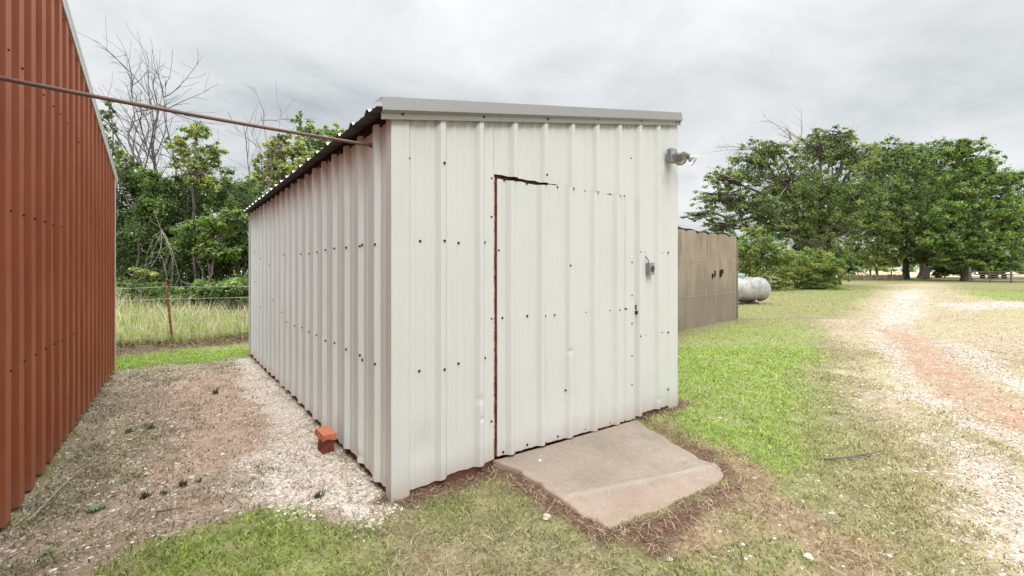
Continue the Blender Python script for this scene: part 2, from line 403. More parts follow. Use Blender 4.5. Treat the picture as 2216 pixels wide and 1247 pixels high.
Z_CLAYT = poly((420, 800), (545, 785), (620, 880), (600, 960), (470, 1040), (330, 1065), (290, 1040), (400, 960), (430, 880), (330, 850))
Z_GRAV = poly((520, 770), (548, 768), (640, 850), (722, 950), (840, 1080), (790, 1120), (640, 1105), (540, 1060), (560, 980), (585, 900), (538, 830))
Z_BRIGHT1 = poly((300, 1190), (430, 1120), (600, 1075), (740, 1120), (800, 1180), (760, 1300), (420, 1340), (240, 1300))
Z_STRAWL = poly((760, 1130), (900, 1100), (1100, 1150), (1330, 1200), (1420, 1300), (1000, 1400), (820, 1300))
Z_MULCHF = poly((800, 1090), (845, 1050), (1060, 985), (1090, 992), (1330, 1140), (1420, 1110), (1580, 1035), (1620, 1060), (1530, 1125), (1420, 1200), (1310, 1180), (1180, 1110), (1070, 1030), (960, 1075), (870, 1110))
Z_MULCHB = poly((1370, 900), (1463, 860), (1500, 872), (1480, 885), (1400, 905), (1440, 925), (1560, 985), (1590, 1040), (1560, 1030), (1470, 960))
Z_STRAW = poly((1430, 915), (1520, 955), (1640, 985), (1700, 1060), (1800, 1120), (1980, 1247), (1960, 1330), (1700, 1330), (1540, 1300), (1480, 1200), (1440, 1130), (1560, 1080), (1590, 1030), (1530, 985))
Z_GREEN2 = poly((1480, 1247), (1560, 1130), (1680, 1110), (1860, 1247), (1880, 1400), (1500, 1400))
Z_LAWN = poly((1380, 880), (1470, 730), (1600, 700), (1700, 695), (1790, 720), (1760, 800), (1730, 900), (1740, 990), (1690, 1050), (1600, 1000), (1500, 950), (1420, 920))
Z_DRIVE = poly((1935, 616), (2030, 612), (2100, 640), (2216, 655), (3500, 690), (4200, 900), (4200, 1500), (2290, 1300), (2110, 1100), (1985, 960), (1880, 830), (1810, 720), (1790, 692), (1850, 680), (1890, 640))
Z_RED = poly((1900, 705), (1960, 700), (2060, 780), (2216, 870), (2400, 960), (2400, 1010), (2216, 935), (2060, 880), (1960, 790))
Z_WHITE = [poly((1940, 632), (1990, 622), (2000, 650), (1985, 695), (1950, 718), (1885, 704), (1915, 660)), poly((2030, 656), (2216, 650), (3000, 655), (3000, 664), (2216, 662), (2090, 672)),
    poly((1880, 706), (1930, 740), (2000, 830), (2090, 890), (2216, 935), (2216, 965), (2060, 915), (1950, 830)), poly((1990, 945), (2080, 935), (2216, 1040), (2420, 1130), (2420, 1320), (2230, 1320), (2140, 1180)),
    poly((2030, 735), (2090, 745), (2216, 810), (2400, 880), (2400, 900), (2216, 850), (2060, 775))]
Z_RIGHTLAWN = poly((2090, 630), (2400, 640), (3400, 660), (3400, 690), (2216, 690), (2150, 665), (2080, 650))
Z_BACKL = poly((-200, 830), (252, 800), (537, 768), (640, 755), (640, 730), (537, 741), (400, 752), (252, 768), (-200, 800))
Z_DEBRIS = poly((-200, 806), (252, 766), (400, 750), (560, 737), (700, 727), (700, 719), (540, 729), (400, 743), (252, 757), (-200, 795))
SLAB = np.array([G(1070, 1000, .03), G(1318, 1139, 0.0), G(1440, 1094, 0.0), G(1573, 1030, 0.0), G(1545, 1000, 0.02), G(1460, 955, 0.03), G(1375, 906, .02)])
FP = np.array((-6.44, 8.37)); FD = np.array((0.83, 0.558)); FNn = np.array((-FD[1], FD[0]))
def fence_side(x, y): return (x - FP[0]) * FNn[0] + (y - FP[1]) * FNn[1]
def shed_ts(x, y):
    dx, dy = x - O[0], y - O[1]; return dx * U[0] + dy * U[1], dx * V[0] + dy * V[1]
def slab_top(x, y):
    t, s = shed_ts(x, y); out = -s; cr = .68 + .25 * (t - .85) + (fbm(x, y, 4, 2, 13) - .5) * .03
    z = .048 - .040 * (t - .77) / 1.6 - .014 * np.clip(out, 0, 1)
    z = z - .034 * sstep(.0, .16, out - cr) + .009 * np.exp(-((out - cr + .01) / .020) ** 2)
    return z + (fbm(x, y, 3, 4, 12) - .5) * .012
def gz(x, y):
    x = np.asarray(x, float); y = np.asarray(y, float)
    z = (fbm(x, y, 0.8, 3, 5) - 0.5) * 0.05 + (fbm(x, y, 5, 3, 8) - .5) * 0.018
    near = np.clip(1 - np.hypot(x, y - 4) / 6, 0, 1)
    z = z * (0.55 + 0.45 * (1 - near))
    t, s = shed_ts(x, y)
    z = z - 0.045 * sstep(1.5, 6, s) * sstep(1.2, -0.5, t) * sstep(-3.5, -2.0, t)
    z = z + 0.06 * np.exp(-(fence_side(x, y) / 0.35) ** 2) * sstep(2, 0, x)     # heap under the fence
    z = z - 0.02 * sstep(0.06, 0.0, np.abs(t - SW / 2) - SW / 2) * 0
    z = z + 0.30 * sstep(45, 65, y)
    Zd = inside(Z_DRIVE, x, y, 0.6)
    z = z - 0.03 * Zd * sstep(40, 20, y)
    # earth lies below the concrete slab and inside the shed
    near_s = inside(SLAB, x, y, 0.16); z = z * (1 - near_s * 1.0) + near_s * (slab_top(x, y) - .016) - 0.05 * sstep(.62, .95, near_s)
    z = z - 0.06 * ((t > 0.03) & (t < SW - .03) & (s > 0.03) & (s < SL - .03))
    return z
def mixc(c, col, w): return c * (1 - w[:, None]) + np.array(col)[None, :] * w[:, None]
def zones(x, y):
    n = len(x); z = {}
    nA = fbm(x, y, 0.9, 4, 31); nB = fbm(x, y, 3.0, 4, 41); nC = fbm(x, y, 9, 3, 51)
    al = inside(Z_ALLEY, x, y, .14, .22, 4, 1); cl = inside(Z_CLAYT, x, y, .18, .25, 3, 2)
    gv = inside(Z_GRAV, x, y, .17, .24, 4, 3); br = inside(Z_BRIGHT1, x, y, .25, .42, 3.5, 4)
    sl = inside(Z_STRAWL, x, y, .2, .3, 3, 5); mu = np.maximum(inside(Z_MULCHF, x, y, .05, .09, 7, 6), inside(Z_MULCHB, x, y, .05, .09, 7, 7))
    st = inside(Z_STRAW, x, y, .12, .2, 4, 8); g2 = inside(Z_GREEN2, x, y, .15, .2, 3, 9)
    lw = inside(Z_LAWN, x, y, .35, .35, 1.2, 10)
    dr = inside(Z_DRIVE, x, y, .55, .6, .8, 11); rd = inside(Z_RED, x, y, .35, .5, 1.0, 12)
    rl = inside(Z_RIGHTLAWN, x, y, 1.0, 1.0, .3, 13); bl = inside(Z_BACKL, x, y, .10, .15, 2, 14); db = inside(Z_DEBRIS, x, y, .12, .15, 3, 15)
    fs = fence_side(x, y); tall = sstep(-.05, 0.3, fs) * (x < 2) * (y < 60)
    far = sstep(60, 75, y)
    ws = np.maximum.reduce([inside(q, x, y, .22, .30, 1.6, 20 + i) for i, q in enumerate(Z_WHITE)]) * dr
    # grass amount and colour
    g = 0.82 + 0.25 * (nA - .5) * 2 - 0.5 * sstep(.55, .75, nB)
    gcol = np.tile(np.array((0.135, 0.165, 0.055)), (n, 1))
    gcol = mixc(gcol, (0.19, 0.185, 0.095), sstep(.45, .68, nA) * .6)
    # between lawn and drive: thin, pale, dry
    dd = inside(Z_DRIVE, x, y, 2.2, .4, .6, 16)
    gcol = mixc(gcol, (0.25, 0.222, 0.140), np.clip(dd * 1.3, 0, 1) * .80 * (y < 60))
    gcol = mixc(gcol, (0.180, 0.262, 0.055), lw * (.65 + .35 * nA)); g = g * (1 - lw) + lw * 1.0
    gcol = mixc(gcol, (0.158, 0.218, 0.050), br * .9); g = np.maximum(g, br * .95)
    gcol = mixc(gcol, (0.125, 0.175, 0.055), g2); g = np.maximum(g, g2 * .9)
    gcol = mixc(gcol, (0.150, 0.165, 0.075), sl * .8); gcol = mixc(gcol, (0.22, 0.195, 0.12), sl * sstep(.48, .66, nB) * .8); g = g * (1 - .12 * sl)
    gcol = mixc(gcol, (0.26, 0.205, 0.135), st * .85 * (1 - g2)); g = g * (1 - .45 * st)
    farl = sstep(9, 13, y) * (1 - tall)
    gcol = mixc(gcol, (0.205, 0.225, 0.080), farl * (1 - lw) * .65); gcol = mixc(gcol, (0.19, 0.29, 0.05), rl * .8)
    strip = sstep(14, 17, y) * sstep(44, 38, y) * (fbm(x, y, .25, 3, 77) > .48); gcol = mixc(gcol, (0.15, 0.225, 0.045), strip * .45 * (1 - dr) * (1 - tall))
    gcol = mixc(gcol, (0.165, 0.245, 0.050), bl); g = np.maximum(g, bl)
    g = g * (1 - np.clip(dr * 1.15, 0, 1) * (0.35 + .50 * sstep(.35, .6, nB)) ) * (1 - .9 * ws); g = g * (1 - .9 * rd)
    g = np.where(al > .5, .14 + .6 * sstep(.52, .70, nB) * (1 - cl), g) * (.35 + .75 * sstep(.30, .58, fbm(x, y, 5.5, 3, 61)))
    g = g * (1 - .97 * gv) * (1 - .93 * mu) * (1 - .8 * db)
    gcol = np.where((al > .5)[:, None], np.array((0.14, 0.145, 0.088))[None, :], gcol)
    # soil colour
    c = np.tile(np.array((0.15, 0.12, 0.075)), (n, 1)); c = c * .55 + gcol * .38
    ncl = sstep(.3, .7, nB)
    c = mixc(c, (0.26, 0.195, 0.138), dr * .85); c = mixc(c, (0.31, 0.265, 0.21), ws * .85)
    c = mixc(c, (0.235, 0.150, 0.100), rd * (0.55 + .4 * ncl) * dr)
    pat = dr * sstep(.44, .58, fbm(x, y, .7, 3, 91)) * (1 - rd); pat = pat * (1 - ws); c = mixc(c, (0.24, 0.215, 0.125), pat * .75)
    c = mixc(c, (0.235, 0.185, 0.140), al * (1 - gv)); c = mixc(c, (0.13, .095, .065), al * sstep(.5, .7, nC) * .6); c = mixc(c, (0.18, .17, .10), al * (1 - cl) * sstep(.45, .65, nA) * .5)
    c = mixc(c, (0.285, 0.205, 0.158), al * cl * (.55 + .45 * ncl)); c = mixc(c, (0.44, 0.38, 0.32), gv * al)
    c = mixc(c, (0.085, 0.050, 0.035), mu); c = mixc(c, (0.20, .135, .09), st * .5 * (1 - mu)); c = mixc(c, (0.10, .07, .055), db * .8)
    c = mixc(c, (0.42, 0.33, 0.22), far * .9 + (1 - far) * 0)
    rut = np.exp(-((y - 12.4 - .14 * (x - 6) + .25 * (nA - .5)) / .10) ** 2) * sstep(5.6, 6.4, x) * sstep(11, 9.5, x)
    c = mixc(c, (0.11, .08, .06), rut * .8); g = g * (1 - rut * .8)
    bare = np.exp(-(((x - 10.9) / 1.6) ** 2 + ((y - 24.5) / 1.0) ** 2)); c = mixc(c, (0.38, .29, .21), np.clip(bare, 0, 1) * .8)
    c = c * 1.42; gcol = np.minimum(gcol * np.array((2.25, 2.2, 2.05)), .70)
    z['col'] = c; z['gcol'] = gcol; z['grass'] = np.clip(g, 0, 1)
    grv = dr * (0.12 + .72 * ws + .12 * sstep(.45, .6, nA)) * (1 - .5 * rd) * (1 - .5 * pat) + dr * .06
    grv = np.maximum(grv, gv * .95); grv = np.maximum(grv, al * (1 - .5 * cl) * (.10 + .25 * nB)); grv = np.maximum(grv, dd * .10)
    z['gravel'] = np.clip(grv * (1 - mu), 0, 1) * (1 - far)
    z['mulch'] = mu; z['straw'] = np.clip(np.maximum.reduce([st * .8 * (1 - g2), mu * .75, sl * .45, al * .25 * (1 - cl), db]), 0, 1)
    z['tall'] = tall; z['alley'] = al; z['white'] = gv; z['drive'] = dr; z['red'] = rd; z['debris'] = db; z['lush'] = np.clip(lw + br + bl, 0, 1)
    return z
def axis(lo, hi, step, far0, far1, growth):
    a = list(np.arange(lo, hi, step)); s = step
    while a[-1] < far1: s *= growth; a.append(a[-1] + s)
    b = []; s = step; v = lo
    while v > far0: s *= growth; v -= s; b.append(v)
    return np.array(b[::-1] + a)
gx = axis(-8, 9.5, 0.05, -900, 900, 1.09); gy = axis(0.8, 15, 0.05, -60, 1500, 1.05)
XX, YY = np.meshgrid(gx, gy); xf, yf = XX.ravel(), YY.ravel()
zz_ = zones(xf, yf)
nx, ny = len(gx), len(gy)
ii = (np.arange(ny - 1)[:, None] * nx + np.arange(nx - 1)[None, :]).ravel()
F = np.stack([ii, ii + 1, ii + 1 + nx, ii + nx], 1)
ground = mesh_np('ground', np.stack([xf, yf, gz(xf, yf)], 1), F, M['ground'], smooth=True, col=zz_['col'], attrs={'gravel': zz_['gravel']})
tag(ground, 'grass, gravel and red earth ground around the shed', kind='structure')

# ------------------------------------------------------------ ribbed sheet panels
def rib_profile(u0, u1, phase, pitch, rib=0.030, minor=0.0045, hw=.045, fl=.029):
    pts = {round(u0, 4): None, round(u1, 4): None}
    k0 = math.floor((u0 - phase) / pitch) - 1; k1 = math.ceil((u1 - phase) / pitch) + 1
    mw = .010 if minor < .008 else .006
    def h(u):
        d = (u - phase) % pitch; d2 = min(d, pitch - d)
        v = 0.0
        if d2 < hw: v = rib * min(1, (hw - d2) / fl)
        for q in (pitch / 3, 2 * pitch / 3):
            e_ = abs(d - q)
            if e_ < 0.022: v = max(v, minor * min(1, (0.022 - e_) / mw))
        return v
    us = [u0, u1]
    for k in range(k0, k1 + 1):
        c = phase + k * pitch
        us += [c + a for a in (-hw, -hw + fl, hw - fl, hw)]
        for q in (pitch / 3, 2 * pitch / 3): us += [c + q + a for a in (-.022, -.022 + mw, .022 - mw, .022)]
    us = sorted(u for u in us if u0 <= u <= u1)
    out = []
    for u in us:
        if not out or u - out[-1][0] > 1e-4: out.append((u, h(u)))
    return out
def panel(name, org, du, nrm, u0, u1, zb, zt, phase, pitch, mat, parent, off=0.0, rows=14, dents=(), seed=0, rib=0.030, hw=.045, fl=.029):
    """one sheet of ribbed metal standing on plane org+u*du, pushed out by nrm; zb, zt are functions of u"""
    pr = rib_profile(u0, u1, phase, pitch, rib, .0045 if fl > .02 else .014, hw, fl)
    ts = sorted(set(list(np.linspace(0, 1, rows)) + [q for d in dents for q in np.clip(np.linspace(d[3] - .06, d[3] + .06, 17), 0, 1)]))
    us = np.array([p[0] for p in pr]); hs_ = np.array([p[1] for p in pr])
    A, T = np.meshgrid(us, np.array(ts)); H, _ = np.meshgrid(hs_, np.array(ts))
    zb_ = np.array([zb(u) for u in us]); zt_ = np.array([zt(u) for u in us])
    Zc = zb_[None, :] * (1 - T) + zt_[None, :] * T
    H = H + off + (vnoise(A + seed * 3.3, Zc, 1.8, 60 + seed) - .5) * .004 + (vnoise(A + seed, Zc, 6, 70) - .5) * .0016
    for (du_, depth, ru, tt, rz_) in dents:
        zc_ = zb(du_) * (1 - tt) + zt(du_) * tt
        H = H - depth * np.exp(-((A - du_) / ru) ** 2 - ((Zc - zc_) / rz_) ** 2)
    X = org[0] + du[0] * A + nrm[0] * H; Y = org[1] + du[1] * A + nrm[1] * H
    n, r = len(us), len(ts)
    ii = (np.arange(r - 1)[:, None] * n + np.arange(n - 1)[None, :]).ravel()
    F = np.stack([ii, ii + 1, ii + 1 + n, ii + n], 1)
    o = mesh_np(name, np.stack([X.ravel(), Y.ravel(), Zc.ravel()], 1), F, mat, parent)
    sm = o.modifiers.new('thickness', 'SOLIDIFY'); sm.thickness = 0.0012; sm.offset = 0
    return o
def seen_at(px, py, org, du, nrm, phase, pitch, hw=.045, fl=.029, rib=.03, lo=-2, hi=7):
    best = None                             # the point of the ribbed surface surveyed at (px, py)
    for u in np.arange(lo, hi, .004):
        d = (u - phase) % pitch; d2 = min(d, pitch - d); h = rib * min(1, (hw - d2) / fl) if d2 < hw else 0.0
        X = org[0] + du[0] * u + nrm[0] * h; Y = org[1] + du[1] * u + nrm[1] * h
        if Y < .5: continue
        er = abs(CX + X / Y * FPX - px)
        if er < 1.2 and (best is None or Y < best[2]): best = (u, CAMZ + (HY - py) * Y / FPX, Y)
    return best[:2] if best else None
def screws(parent, org, du, nrm, pts, phase, pitch, mat, off=0.0, r=0.0088, rib=.03, hw=.045, fl=.029):
    b = MB()
    for (u, z) in pts:
        d = (u - phase) % pitch; d2 = min(d, pitch - d); h = rib * min(1, max(0, (hw - d2) / fl)) if d2 < hw else 0.0
        p = np.array((org[0] + du[0] * u + nrm[0] * (h + off), org[1] + du[1] * u + nrm[1] * (h + off), z)); n3 = np.array((nrm[0], nrm[1], 0))
        b.lathe(p, n3, [(-.002, r), (.003, r), (.0035, r * .62), (.008, r * .55), (.008, 0)], 8)
    o = b.build('screws', mat, parent); o['kind'] = 'stuff'; return o

# ------------------------------------------------------------ the white shed
shed = empty('metal_shed', v3(O, 0), 0, label='white ribbed metal shed with low sloping roof and patched door', cat='shed')
shed.location = (0, 0, 0)
NF = -V; NS = -U                                        # outward normals of front and long side
PF, PP = 0.335, 0.302                                   # rib phase, pitch on the front
top = lambda t: WALLH + RISE * t + 0.03
def botf(t):
    w = 0.030 + 0.03 * math.sin(min(max(t / 2.6, 0), 1) * math.pi)
    return w + (vnoise(np.array([t]), np.array([0.]), 9, 3)[0] - .5) * .02
D0, D1, DT = 0.772, 2.372, 2.085
dent_l = (PF + PP, 0.013, 0.018, 0.19, 0.03)
panel('wall_panel', O, U, NF, 0.088, D0 - .012, botf, top, PF, PP, M['white'], shed, 0, 18, [dent_l, (PF + PP + .01, .010, .018, .135, .018), (.2, .008, .09, .1, .12)], 1)
panel('wall_panel', O, U, NF, D0 - .012, 1.62, lambda t: DT + .012 - .012 * max(0, t - 1.1) + (vnoise(np.array([t]), np.array([2.]), 14, 3)[0] - .5) * .012, top, PF, PP, M['white'], shed, 0, 8, [], 2)
panel('wall_panel', O, U, NF, 1.60, D1 + .035, lambda t: DT + .004, top, PF, PP, M['white'], shed, .0015, 8, [], 3)
panel('wall_panel', O, U, NF, D1 + .027, SW - .085, botf, top, PF, PP, M['white'], shed, .003, 16, [(PF + 8 * PP, .012, .02, .035, .025)], 4)
# side away, back, long side
PS, PSP = 0.235, 0.305
for k in range(7):
    a = .03 + k * .875; b_ = min(a + .885, SL - .12)
    bot = (lambda k: lambda s: .055 - .035 * (s / SL) + (vnoise(np.array([s]), np.array([5.]), 7, 3)[0] - .5) * .03)(k)
    panel('wall_panel', O, V, NS, a, b_, bot, lambda s: WALLH + .012, PS, PSP, M['side'], shed, .0015 * (k % 2), 12,
          [(PS + PSP * 1, .012, .04, .02, .03)] if k == 0 else ([(PS + .35 + PSP * 8, .010, .06, .62, .06)] if k == 3 else []), 10 + k)
OR = O + U * SW; OBk = O + V * SL
for k in range(7):
    a = .03 + k * .875; panel('wall_panel', OR, V, U, a, min(a + .885, SL - .02), lambda s: .03, lambda s: WALLH + RISE * SW + .012, PS, PSP, M['white'], shed, .0015 * (k % 2), 4, [], 20 + k)
for k in range(4):
    a = .03 + k * .77; panel('wall_panel', OBk, U, V, a, min(a + .78, SW - .03), lambda s: .03, lambda s: WALLH + RISE * s + .012, PF, PP, M['white'], shed, .0015 * (k % 2), 4, [], 30 + k)
# corner trims
def corner(p, a, b, wa, wb, h, name='corner_trim'):
    """angle trim: p corner, a/b directions along the two walls, outward = -b on wall a, -a on wall b"""
    mb = MB(); e1 = .012; th = .0015
    def P(x, y): return (p[0] + a[0] * x + b[0] * y, p[1] + a[1] * x + b[1] * y)
    pts = [(wa, -.004), (wa - .010, -e1), (-e1, -e1), (-e1, wb - .010), (-.004, wb)]
    ins_ = [(wa, -.004 + th), (wa - .010 - th, -e1 + th), (-e1 + th, -e1 + th), (-e1 + th, wb - .010 - th), (-.004 + th, wb)]
    n = len(pts); rows_ = 12; vs = []
    for r_ in range(rows_):
        z = 0.0 + h * r_ / (rows_ - 1) - .015 * (r_ == 0)
        for q, (x, y) in enumerate(pts + ins_):
            w_ = (vnoise(np.array([q % n * 3.1]), np.array([z]), 3, 9)[0] - .5) * .003
            X, Y = P(x + w_, y + w_); vs.append((X, Y, z))
    fs = []
    for r_ in range(rows_ - 1):
        b0 = r_ * 2 * n; b1 = b0 + 2 * n
        for q in range(n - 1): fs += [(b0 + q, b0 + q + 1, b1 + q + 1, b1 + q), (b0 + n + q, b1 + n + q, b1 + n + q + 1, b0 + n + q + 1)]
        fs += [(b0, b1, b1 + n, b0 + n), (b0 + n - 1, b0 + 2 * n - 1, b1 + 2 * n - 1, b1 + n - 1)]
    mb.add(vs, fs); return mb.build(name, M['trim'], shed)
corner(O, U, V, .112, .085, WALLH - .0)
corner(OR, -U, V, .150, .09, WALLH + RISE * SW)
corner(OBk, U, -V, .10, .085, WALLH)
corner(OBk + U * SW, -U, -V, .10, .1, WALLH + RISE * SW)
# clay-stained timber sill under the sheets
mb = MB()
for (p0, p1, n_) in ((O, O + U * D0, NF), (O + U * D1, OR, NF), (O, OBk, NS), (OBk, OBk + U * SW, V), (OR, OR + V * SL, U)):
    c_ = (np.array(p0) + np.array(p1)) / 2 - np.array(n_) * .035; L = np.linalg.norm(np.array(p1) - p0); a_ = math.atan2(*(np.array(p1) - p0)[::-1])
    mb.box((c_[0], c_[1], .02), (L - .06, .05, .24), a_)
mb.build('foundation', M['clay'], shed)
# rake trim on the front: eave-end fascia in three bends, then the upper slope
sl_dir = np.array((U[0], U[1], RISE)); up = np.array((0, 0, 1.)); nf3 = np.array((NF[0], NF[1], 0))
def rake_strip(name, prof, mat, a=-.085, b=SW + .02):
    mb = MB(); p0 = v3(O, WALLH) + sl_dir * a; p1 = v3(O, WALLH) + sl_dir * b
    mb.extrude(prof, nf3, up, p0, p1); return mb.build(name, mat, shed)
rake_strip('rake_trim', [(.036, -.018), (.040, -.018), (.042, .014), (.064, .032), (.052, .112), (-.06, .118), (-.06, .114), (.048, .108), (.060, .034), (.038, .016)], M['galv'])
# roof sheets, ribs running down to the left eave
roof_n = 7; ra, rb = -.105, SW + .03
for k in range(roof_n):
    s0 = -.02 + k * .885; s1 = min(s0 + .895, SL + .04); pr = rib_profile(s0, s1, .15, .305, .027)
    t_rows = np.linspace(ra, rb, 10); vs = []
    for t in t_rows:
        for (s, h) in pr:
            p = v3(O + U * t + V * s, WALLH + RISE * t + .062 + h + .0015 * (k % 2) + (vnoise(np.array([s * 2]), np.array([t]), 2, 8)[0] - .5) * .004); vs.append(p)
    n = len(pr); ii = (np.arange(9)[:, None] * n + np.arange(n - 1)[None, :]).ravel(); F = np.stack([ii, ii + 1, ii + 1 + n, ii + n], 1)
    o = mesh_np('roof_panel', np.array(vs), F, M['under'], shed); o.data.materials.append(M['roof']); sm = o.modifiers.new('thickness', 'SOLIDIFY'); sm.thickness = .0025; sm.offset = 0; sm.material_offset = 1; sm.material_offset_rim = 0
# eave closure under the left edge and purlin
mb = MB(); cc = O + V * SL / 2 - U * -.02; ang = math.atan2(V[1], V[0])
mb.box((cc[0], cc[1], WALLH + .022), (SL - .1, .05, .06), ang)
mb.build('eave_beam', M['dark'], shed)
mb = MB()
for t in (.9, 1.8, 2.7):
    cc = O + V * SL / 2 + U * t; mb.box((cc[0], cc[1], WALLH + RISE * t - .01), (SL - .16, .06, .10), ang)
mb.build('purlin', M['rust'], shed)
# door frame: rusty jamb, header; floor slab inside
def fbox(mb, t0, t1, n0, n1, z0, z1):
    c_ = O + U * (t0 + t1) / 2 + NF * (n0 + n1) / 2; mb.box((c_[0], c_[1], (z0 + z1) / 2), (t1 - t0, abs(n1 - n0), z1 - z0), math.atan2(U[1], U[0])); return mb
jb = MB(); fbox(jb, D0 - .022, D0 - .004, -.055, -.002, .03, DT + .03); fbox(jb, D0 - .004, D0 + .003, -.055, -.014, .03, DT + .03)
jb.build('door_jamb', M['jamb'], shed)
hb = MB(); fbox(hb, D0 - .004, D1 + .02, -.060, -.010, DT - .03, DT + .04); hb.build('door_header', M['dark_rust'], shed)
fbox(MB(), D0 - .02, D1 + .02, -.35, -.08, .0, DT + .1).build('dark_backing', M['dark'], shed) if False else None
# the door
door = MB()
for (a, b_) in ((D0 + .008, D0 + .045), (D1 - .06, D1 - .03)): fbox(door, a, b_, -.035, -.001, .07, DT - .03)
for z in (.12, 1.05, DT - .07): fbox(door, D0 + .045, D1 - .06, -.034, -.003, z, z + .04)
door = door.build('door', M['rust'], shed)
PD = 0.906
dbot = lambda t: .062 - .056 * (t - D0) / (D1 - D0) + (vnoise(np.array([t]), np.array([1.]), 16, 3)[0] - .5) * .006 + .006
dtop = lambda t: DT - .024 * max(0, 1 - (t - D0) / .75) ** 1 + .004 * (t - D0) + (vnoise(np.array([t]), np.array([4.]), 10, 3)[0] - .5) * .016
panel('door_panel', O, U, NF, D0 + .014, 1.27, dbot, dtop, PD, PP, M['white'], door, .004, 16, [], 41)
panel('door_panel', O, U, NF, 1.25, 2.27, dbot, dtop, PD, PP, M['white'], door, .0055, 16, [(PD + PP * 2, .013, .018, .345, .020), (PD + PP * 2 - .09, .004, .1, .2, .2)], 42)
panel('door_panel', O, U, NF, 2.245, D1 + .010, dbot, dtop, PD, PP, M['white'], door, .0075, 14, [], 43)
lt = MB(); t_, z_ = to_front(1372, 672); fbox(lt, t_ - .006, t_ + .012, .008, .022, z_ + .005, z_ + .055); fbox(lt, t_ - .008, t_ + .022, .008, .030, z_ - .035, z_ - .003)
lt.build('latch', M['black'], door, bevel=.002)
# screws
FSC = [(885, 343), (957, 355), (883, 522), (909, 522), (957, 522), (992, 526), (1047, 525), (883, 805), (907, 803), (957, 798), (992, 787), (1049, 775), (1178, 380), (1365, 343), (1355, 277), (1380, 546), (1395, 546), (1433, 548), (1380, 727), (1396, 725), (1432, 720), (1063, 386), (1063, 470), (1063, 690), (1063, 912)]
screws(shed, O, U, NF, [to_front(*p) for p in FSC], PF, PP, M['black'], .002)
screws(shed, O, U, NF, [to_front(*p) for p in [(1444, 547), (1444, 719), (1444, 842)]], PF + 50, 100, M['black'], .012)
screws(shed, O, U, NF, [to_front(*p) for p in [(865, 251), (1040, 256), (1178, 261), (1287, 261), (1380, 264), (1455, 267), (1462, 267)]], PF + 50, 100, M['black'], .042, .0095)
DSC = [(1090, 391), (1139, 398), (1205, 406), (1264, 414), (1318, 421), (1337, 423), (1350, 425), (1078, 542), (1086, 688), (1140, 684), (1178, 684), (1199, 682), (1266, 676), (1318, 672), (1335, 671), (1351, 668), (1354, 669), (1366, 568), (1366, 640), (1366, 700), (1366, 770), (1366, 832), (1228, 575), (1222, 844), (1088, 978), (1140, 962), (1179, 958), (1206, 944), (1265, 929), (1318, 914), (1350, 910)]
screws(door, O, U, NF, [to_front(*p) for p in DSC], PD, PP, M['black'], .006)
SSC = [(812, 529), (785, 530), (779, 533), (750, 536), (725, 538), (705, 541), (686, 546), (669, 549), (652, 550), (613.5, 552), (563, 560), (812, 788), (785, 779), (779, 769), (750, 756), (725, 742), (705, 737), (685, 725), (668, 718), (653, 709), (637, 705), (620, 697), (583, 573), (550, 546), (551, 610), (563, 665), (590, 650), (610, 676)]
screws(shed, O, V, NS, [q for q in (seen_at(*p, O, V, NS, PS, PSP, lo=.05, hi=SL) for p in SSC) if q], PS, PSP, M['black'], .002)

# floodlight on the right corner
t_, z_ = to_front(1440, 341)
fl = empty('floodlight', (0, 0, 0), 0, label='twin-bulb security floodlight on grey box near shed top corner', cat='floodlight')
def FP3(t, n, z): p = O + U * t + NF * n; return np.array((p[0], p[1], z))
u3 = np.array((U[0], U[1], 0))
b = MB(); fbox(b, t_ - .03, t_ + .075, .033, .078, z_ - .062, z_ + .075); b.build('junction_box', M['grey_box'], fl, bevel=.008)
b = MB(); fbox(b, t_ - .033, t_ + .078, .078, .086, z_ - .065, z_ + .078); b.build('cover_plate', M['grey_cap'], fl, bevel=.004)
ctr = FP3(t_ + .022, .086, z_ + .01)
b = MB(); b.tube([ctr, ctr + nf3 * .022], [.032, .030], 16); b.build('hub', M['grey_cap'], fl)
def lamp(base, d, joint_from):
    d = np.array(d, float); d /= np.linalg.norm(d)
    s_ = MB(); s_.tube([joint_from, (joint_from + base) / 2 + np.array((0, 0, .004)), base], [.010, .010, .012], 10)
    s_.lathe(base, d, [(-.012, 0), (-.012, .022), (.02, .027), (.055, .027), (.06, .031), (.066, .031), (.066, .0)], 16)
    so = s_.build('lamp_socket', M['socket'], fl, smooth=False)
    g_ = MB(); g_.lathe(base + d * .062, d, [(0, .022), (.012, .026), (.03, .036), (.058, .056), (.064, .058), (.068, .056), (.072, .035), (.073, 0)], 24)
    g_.build('bulb', M['glass'], fl, smooth=True)
    k_ = MB(); k_.lathe(base + d * .124, d, [(0, .0575), (.004, .0605), (.008, .0605), (.008, .056)], 24); k_.build('rim', M['grey_cap'], fl)
    r_ = MB(); r_.lathe(base + d * .064, d, [(0, .017), (.012, .021), (.03, .031)], 20); r_.build('reflector', M['reflector'], fl, smooth=True)
    return so
lamp(ctr + nf3 * .045 + u3 * -.012 + up * -.012, nf3 * .60 - u3 * .60 - up * .55, ctr + nf3 * .015)
lamp(ctr + nf3 * .060 + u3 * .055 + up * .008, u3 * .68 + nf3 * .52 - up * .46, ctr + nf3 * .015)

